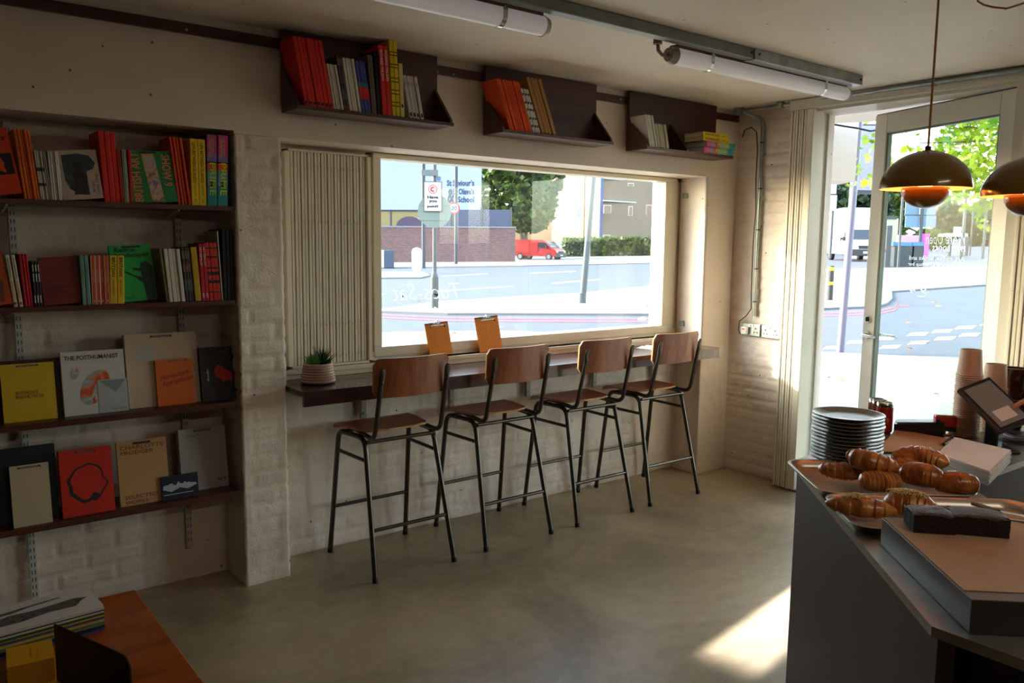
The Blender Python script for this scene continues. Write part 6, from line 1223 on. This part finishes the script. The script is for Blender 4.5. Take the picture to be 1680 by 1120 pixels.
for i in range(5200):
    f=rnd.random(); p=a.lerp(b_,f)+Vector((fw.x,fw.y,0))*rnd.uniform(0,2.0); hgt=(421-391)*dist(a)/F; p.z+=rnd.uniform(0,hgt); s=.22*rnd.uniform(.6,1.2); u=Vector((rnd.uniform(-1,1),rnd.uniform(-1,1),rnd.uniform(-1,1))).normalized(); v=u.cross(Vector((rnd.uniform(-1,1),.3,rnd.uniform(-1,1)))).normalized(); m.add([p-u*s-v*s*.5,p+u*s*.3-v*s*.7,p+u*s+v*s*.4,p-u*s*.2+v*s*.8],[(0,1,2,3)])
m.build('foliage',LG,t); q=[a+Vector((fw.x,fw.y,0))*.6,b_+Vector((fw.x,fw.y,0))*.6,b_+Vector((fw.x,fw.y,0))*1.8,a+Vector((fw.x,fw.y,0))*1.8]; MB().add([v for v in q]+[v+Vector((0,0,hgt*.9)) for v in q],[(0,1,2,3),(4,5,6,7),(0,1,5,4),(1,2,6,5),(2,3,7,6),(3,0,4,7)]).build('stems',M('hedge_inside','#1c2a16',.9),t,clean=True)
# ---- canopy over the shop entrance
e0=PZ(1350,203,2.55); e1=PZ(1640,190,2.55); dr=(e1-e0).normalized(); a=e0-dr*1.2; b_=e1+dr*3.5
SOF=M('soffit_white','#e2dfd8',.7)
S(MB().prism([(4.95,4.05),(4.95,-6),(b_.x,-6),(b_.x,b_.y),(a.x,a.y),(a.x-.5,4.05)],2.55,2.75).build('canopy_ceiling',SOF))
t=E('sign_box','white boarded sign box hanging from the canopy edge outside the doorway','sign'); dd_=dist(e0)+.15; boxD(1325,196,1403,297,dd_,.35,M('board_white','#d9d6cd',.6),'casing',t); [boxD(1325,y,1403.3,y+.8,dd_-.004,.36,M('board_gap','#a9a69c',.7),'board_joint',t) for y in (226,246,269)]
t=E('outdoor_cable','black cable with clips along the white canopy outside','cable'); MB().tube([D(x,y,dd_-.12) for x,y in ((1362,203),(1385,207),(1405,210),(1428,215),(1440,213))],.008,6).build('lead',BLACK,t)
# ================================================================ LIGHT
sc_=bpy.context.scene
sd=Vector((.83,-1,-.535)).normalized()
sun=bpy.data.lights.new('sun','SUN'); sun.energy=SUN_E; sun.angle=R(.6); sun.color=(1,.93,.82); so=bpy.data.objects.new('sun',sun); col.objects.link(so); so.rotation_euler=sd.to_track_quat('-Z','Y').to_euler()
w=bpy.data.worlds.new('sky'); sc_.world=w; w.use_nodes=True; nt=w.node_tree; bg=nt.nodes['Background']; sk=nt.nodes.new('ShaderNodeTexSky'); sk.sky_type='NISHITA'; sk.sun_disc=False; sk.sun_elevation=R(28); sk.sun_rotation=math.atan2(-sd.x,-sd.y); sk.air_density=1.2; sk.dust_density=1.5
hs=nt.nodes.new('ShaderNodeHueSaturation'); hs.inputs['Saturation'].default_value=.75; nt.links.new(sk.outputs[0],hs.inputs['Color']); nt.links.new(hs.outputs[0],bg.inputs[0]); bg.inputs['Strength'].default_value=SKY_E
def area(name,loc,rot,sx,sy,e,col_=(1,1,1),portal=False):
    l=bpy.data.lights.new(name,'AREA'); l.shape='RECTANGLE'; l.size=sx; l.size_y=sy; l.energy=e; l.color=col_; o=bpy.data.objects.new(name,l); col.objects.link(o); o.location=loc; o.rotation_euler=rot
    if portal: l.cycles.is_portal=True
    return o
area('window_portal',((XG0+XG1)/2,YG+.05,1.51),(R(-90),0,0),2.3,1.1,1,portal=True)
area('door_portal',(5.05,2.33,1.25),(0,R(90),0),2.5,1.3,1,portal=True)
area('added_window_portal',(4.9,.7,1.38),(0,R(90),0),2.1,1.5,1,portal=True)
# unseen warm tube light added to brighten the counter and pastry fronts
for i,(x,y) in enumerate(FILL_LAMPS):
    t=E('fill_tube_light','added fill tube light over the near end of the service counter, unseen','light fitting',loc=(x,y,CZ-.05)); MB().box((-.6,-.05,0),(.6,.05,.045),bev=.005).build('housing',M('fitting_white','#dcdad4',.5),t); MB().cyl((-.57,0,-.012),(.57,0,-.012),.02,n=16).build('tube',M('fill_tube_glow','#fff0dc',.4,emit='#ffe6c8',estr=4),t)
    area('fill_tube_lamp',(x,y,CZ-.09),(0,0,0),1.15,.06,FILL_E,(1,.86,.70))
# sunlight thrown back into the room by the glass of the open door (the narrow beam lying on the floor)
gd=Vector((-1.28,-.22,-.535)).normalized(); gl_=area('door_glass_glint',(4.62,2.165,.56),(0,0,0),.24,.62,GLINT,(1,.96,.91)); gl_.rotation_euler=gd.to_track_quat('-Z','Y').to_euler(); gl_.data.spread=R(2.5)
for c_ in (l1,l2):
    pl=bpy.data.lights.new('pendant_bulb','POINT'); pl.energy=.06; pl.color=(1,.58,.22); pl.shadow_soft_size=.02; o=bpy.data.objects.new('pendant_bulb',pl); col.objects.link(o); o.location=(c_.x,c_.y,c_.z+.045)
# ================================================================ CAMERA
cam=bpy.data.cameras.new('camera'); cam.sensor_width=36; cam.sensor_fit='HORIZONTAL'; cam.lens=F/1680*36; cam.clip_start=.05; cam.clip_end=600
co=bpy.data.objects.new('camera',cam); col.objects.link(co); co.matrix_world=Matrix(((cr.x,-cd.x,-fw.x,0),(cr.y,-cd.y,-fw.y,0),(cr.z,-cd.z,-fw.z,CH),(0,0,0,1))); sc_.camera=co
vs_=sc_.view_settings; vs_.view_transform='Standard'; vs_.look='None'; vs_.gamma=1; vs_.use_curve_mapping=False; vs_.exposure=EXPO
cy=sc_.cycles; cy.use_denoising=True; cy.max_bounces=10; cy.diffuse_bounces=6; cy.glossy_bounces=4; cy.transparent_max_bounces=24; cy.sample_clamp_indirect=6; cy.caustics_reflective=False; cy.caustics_refractive=False
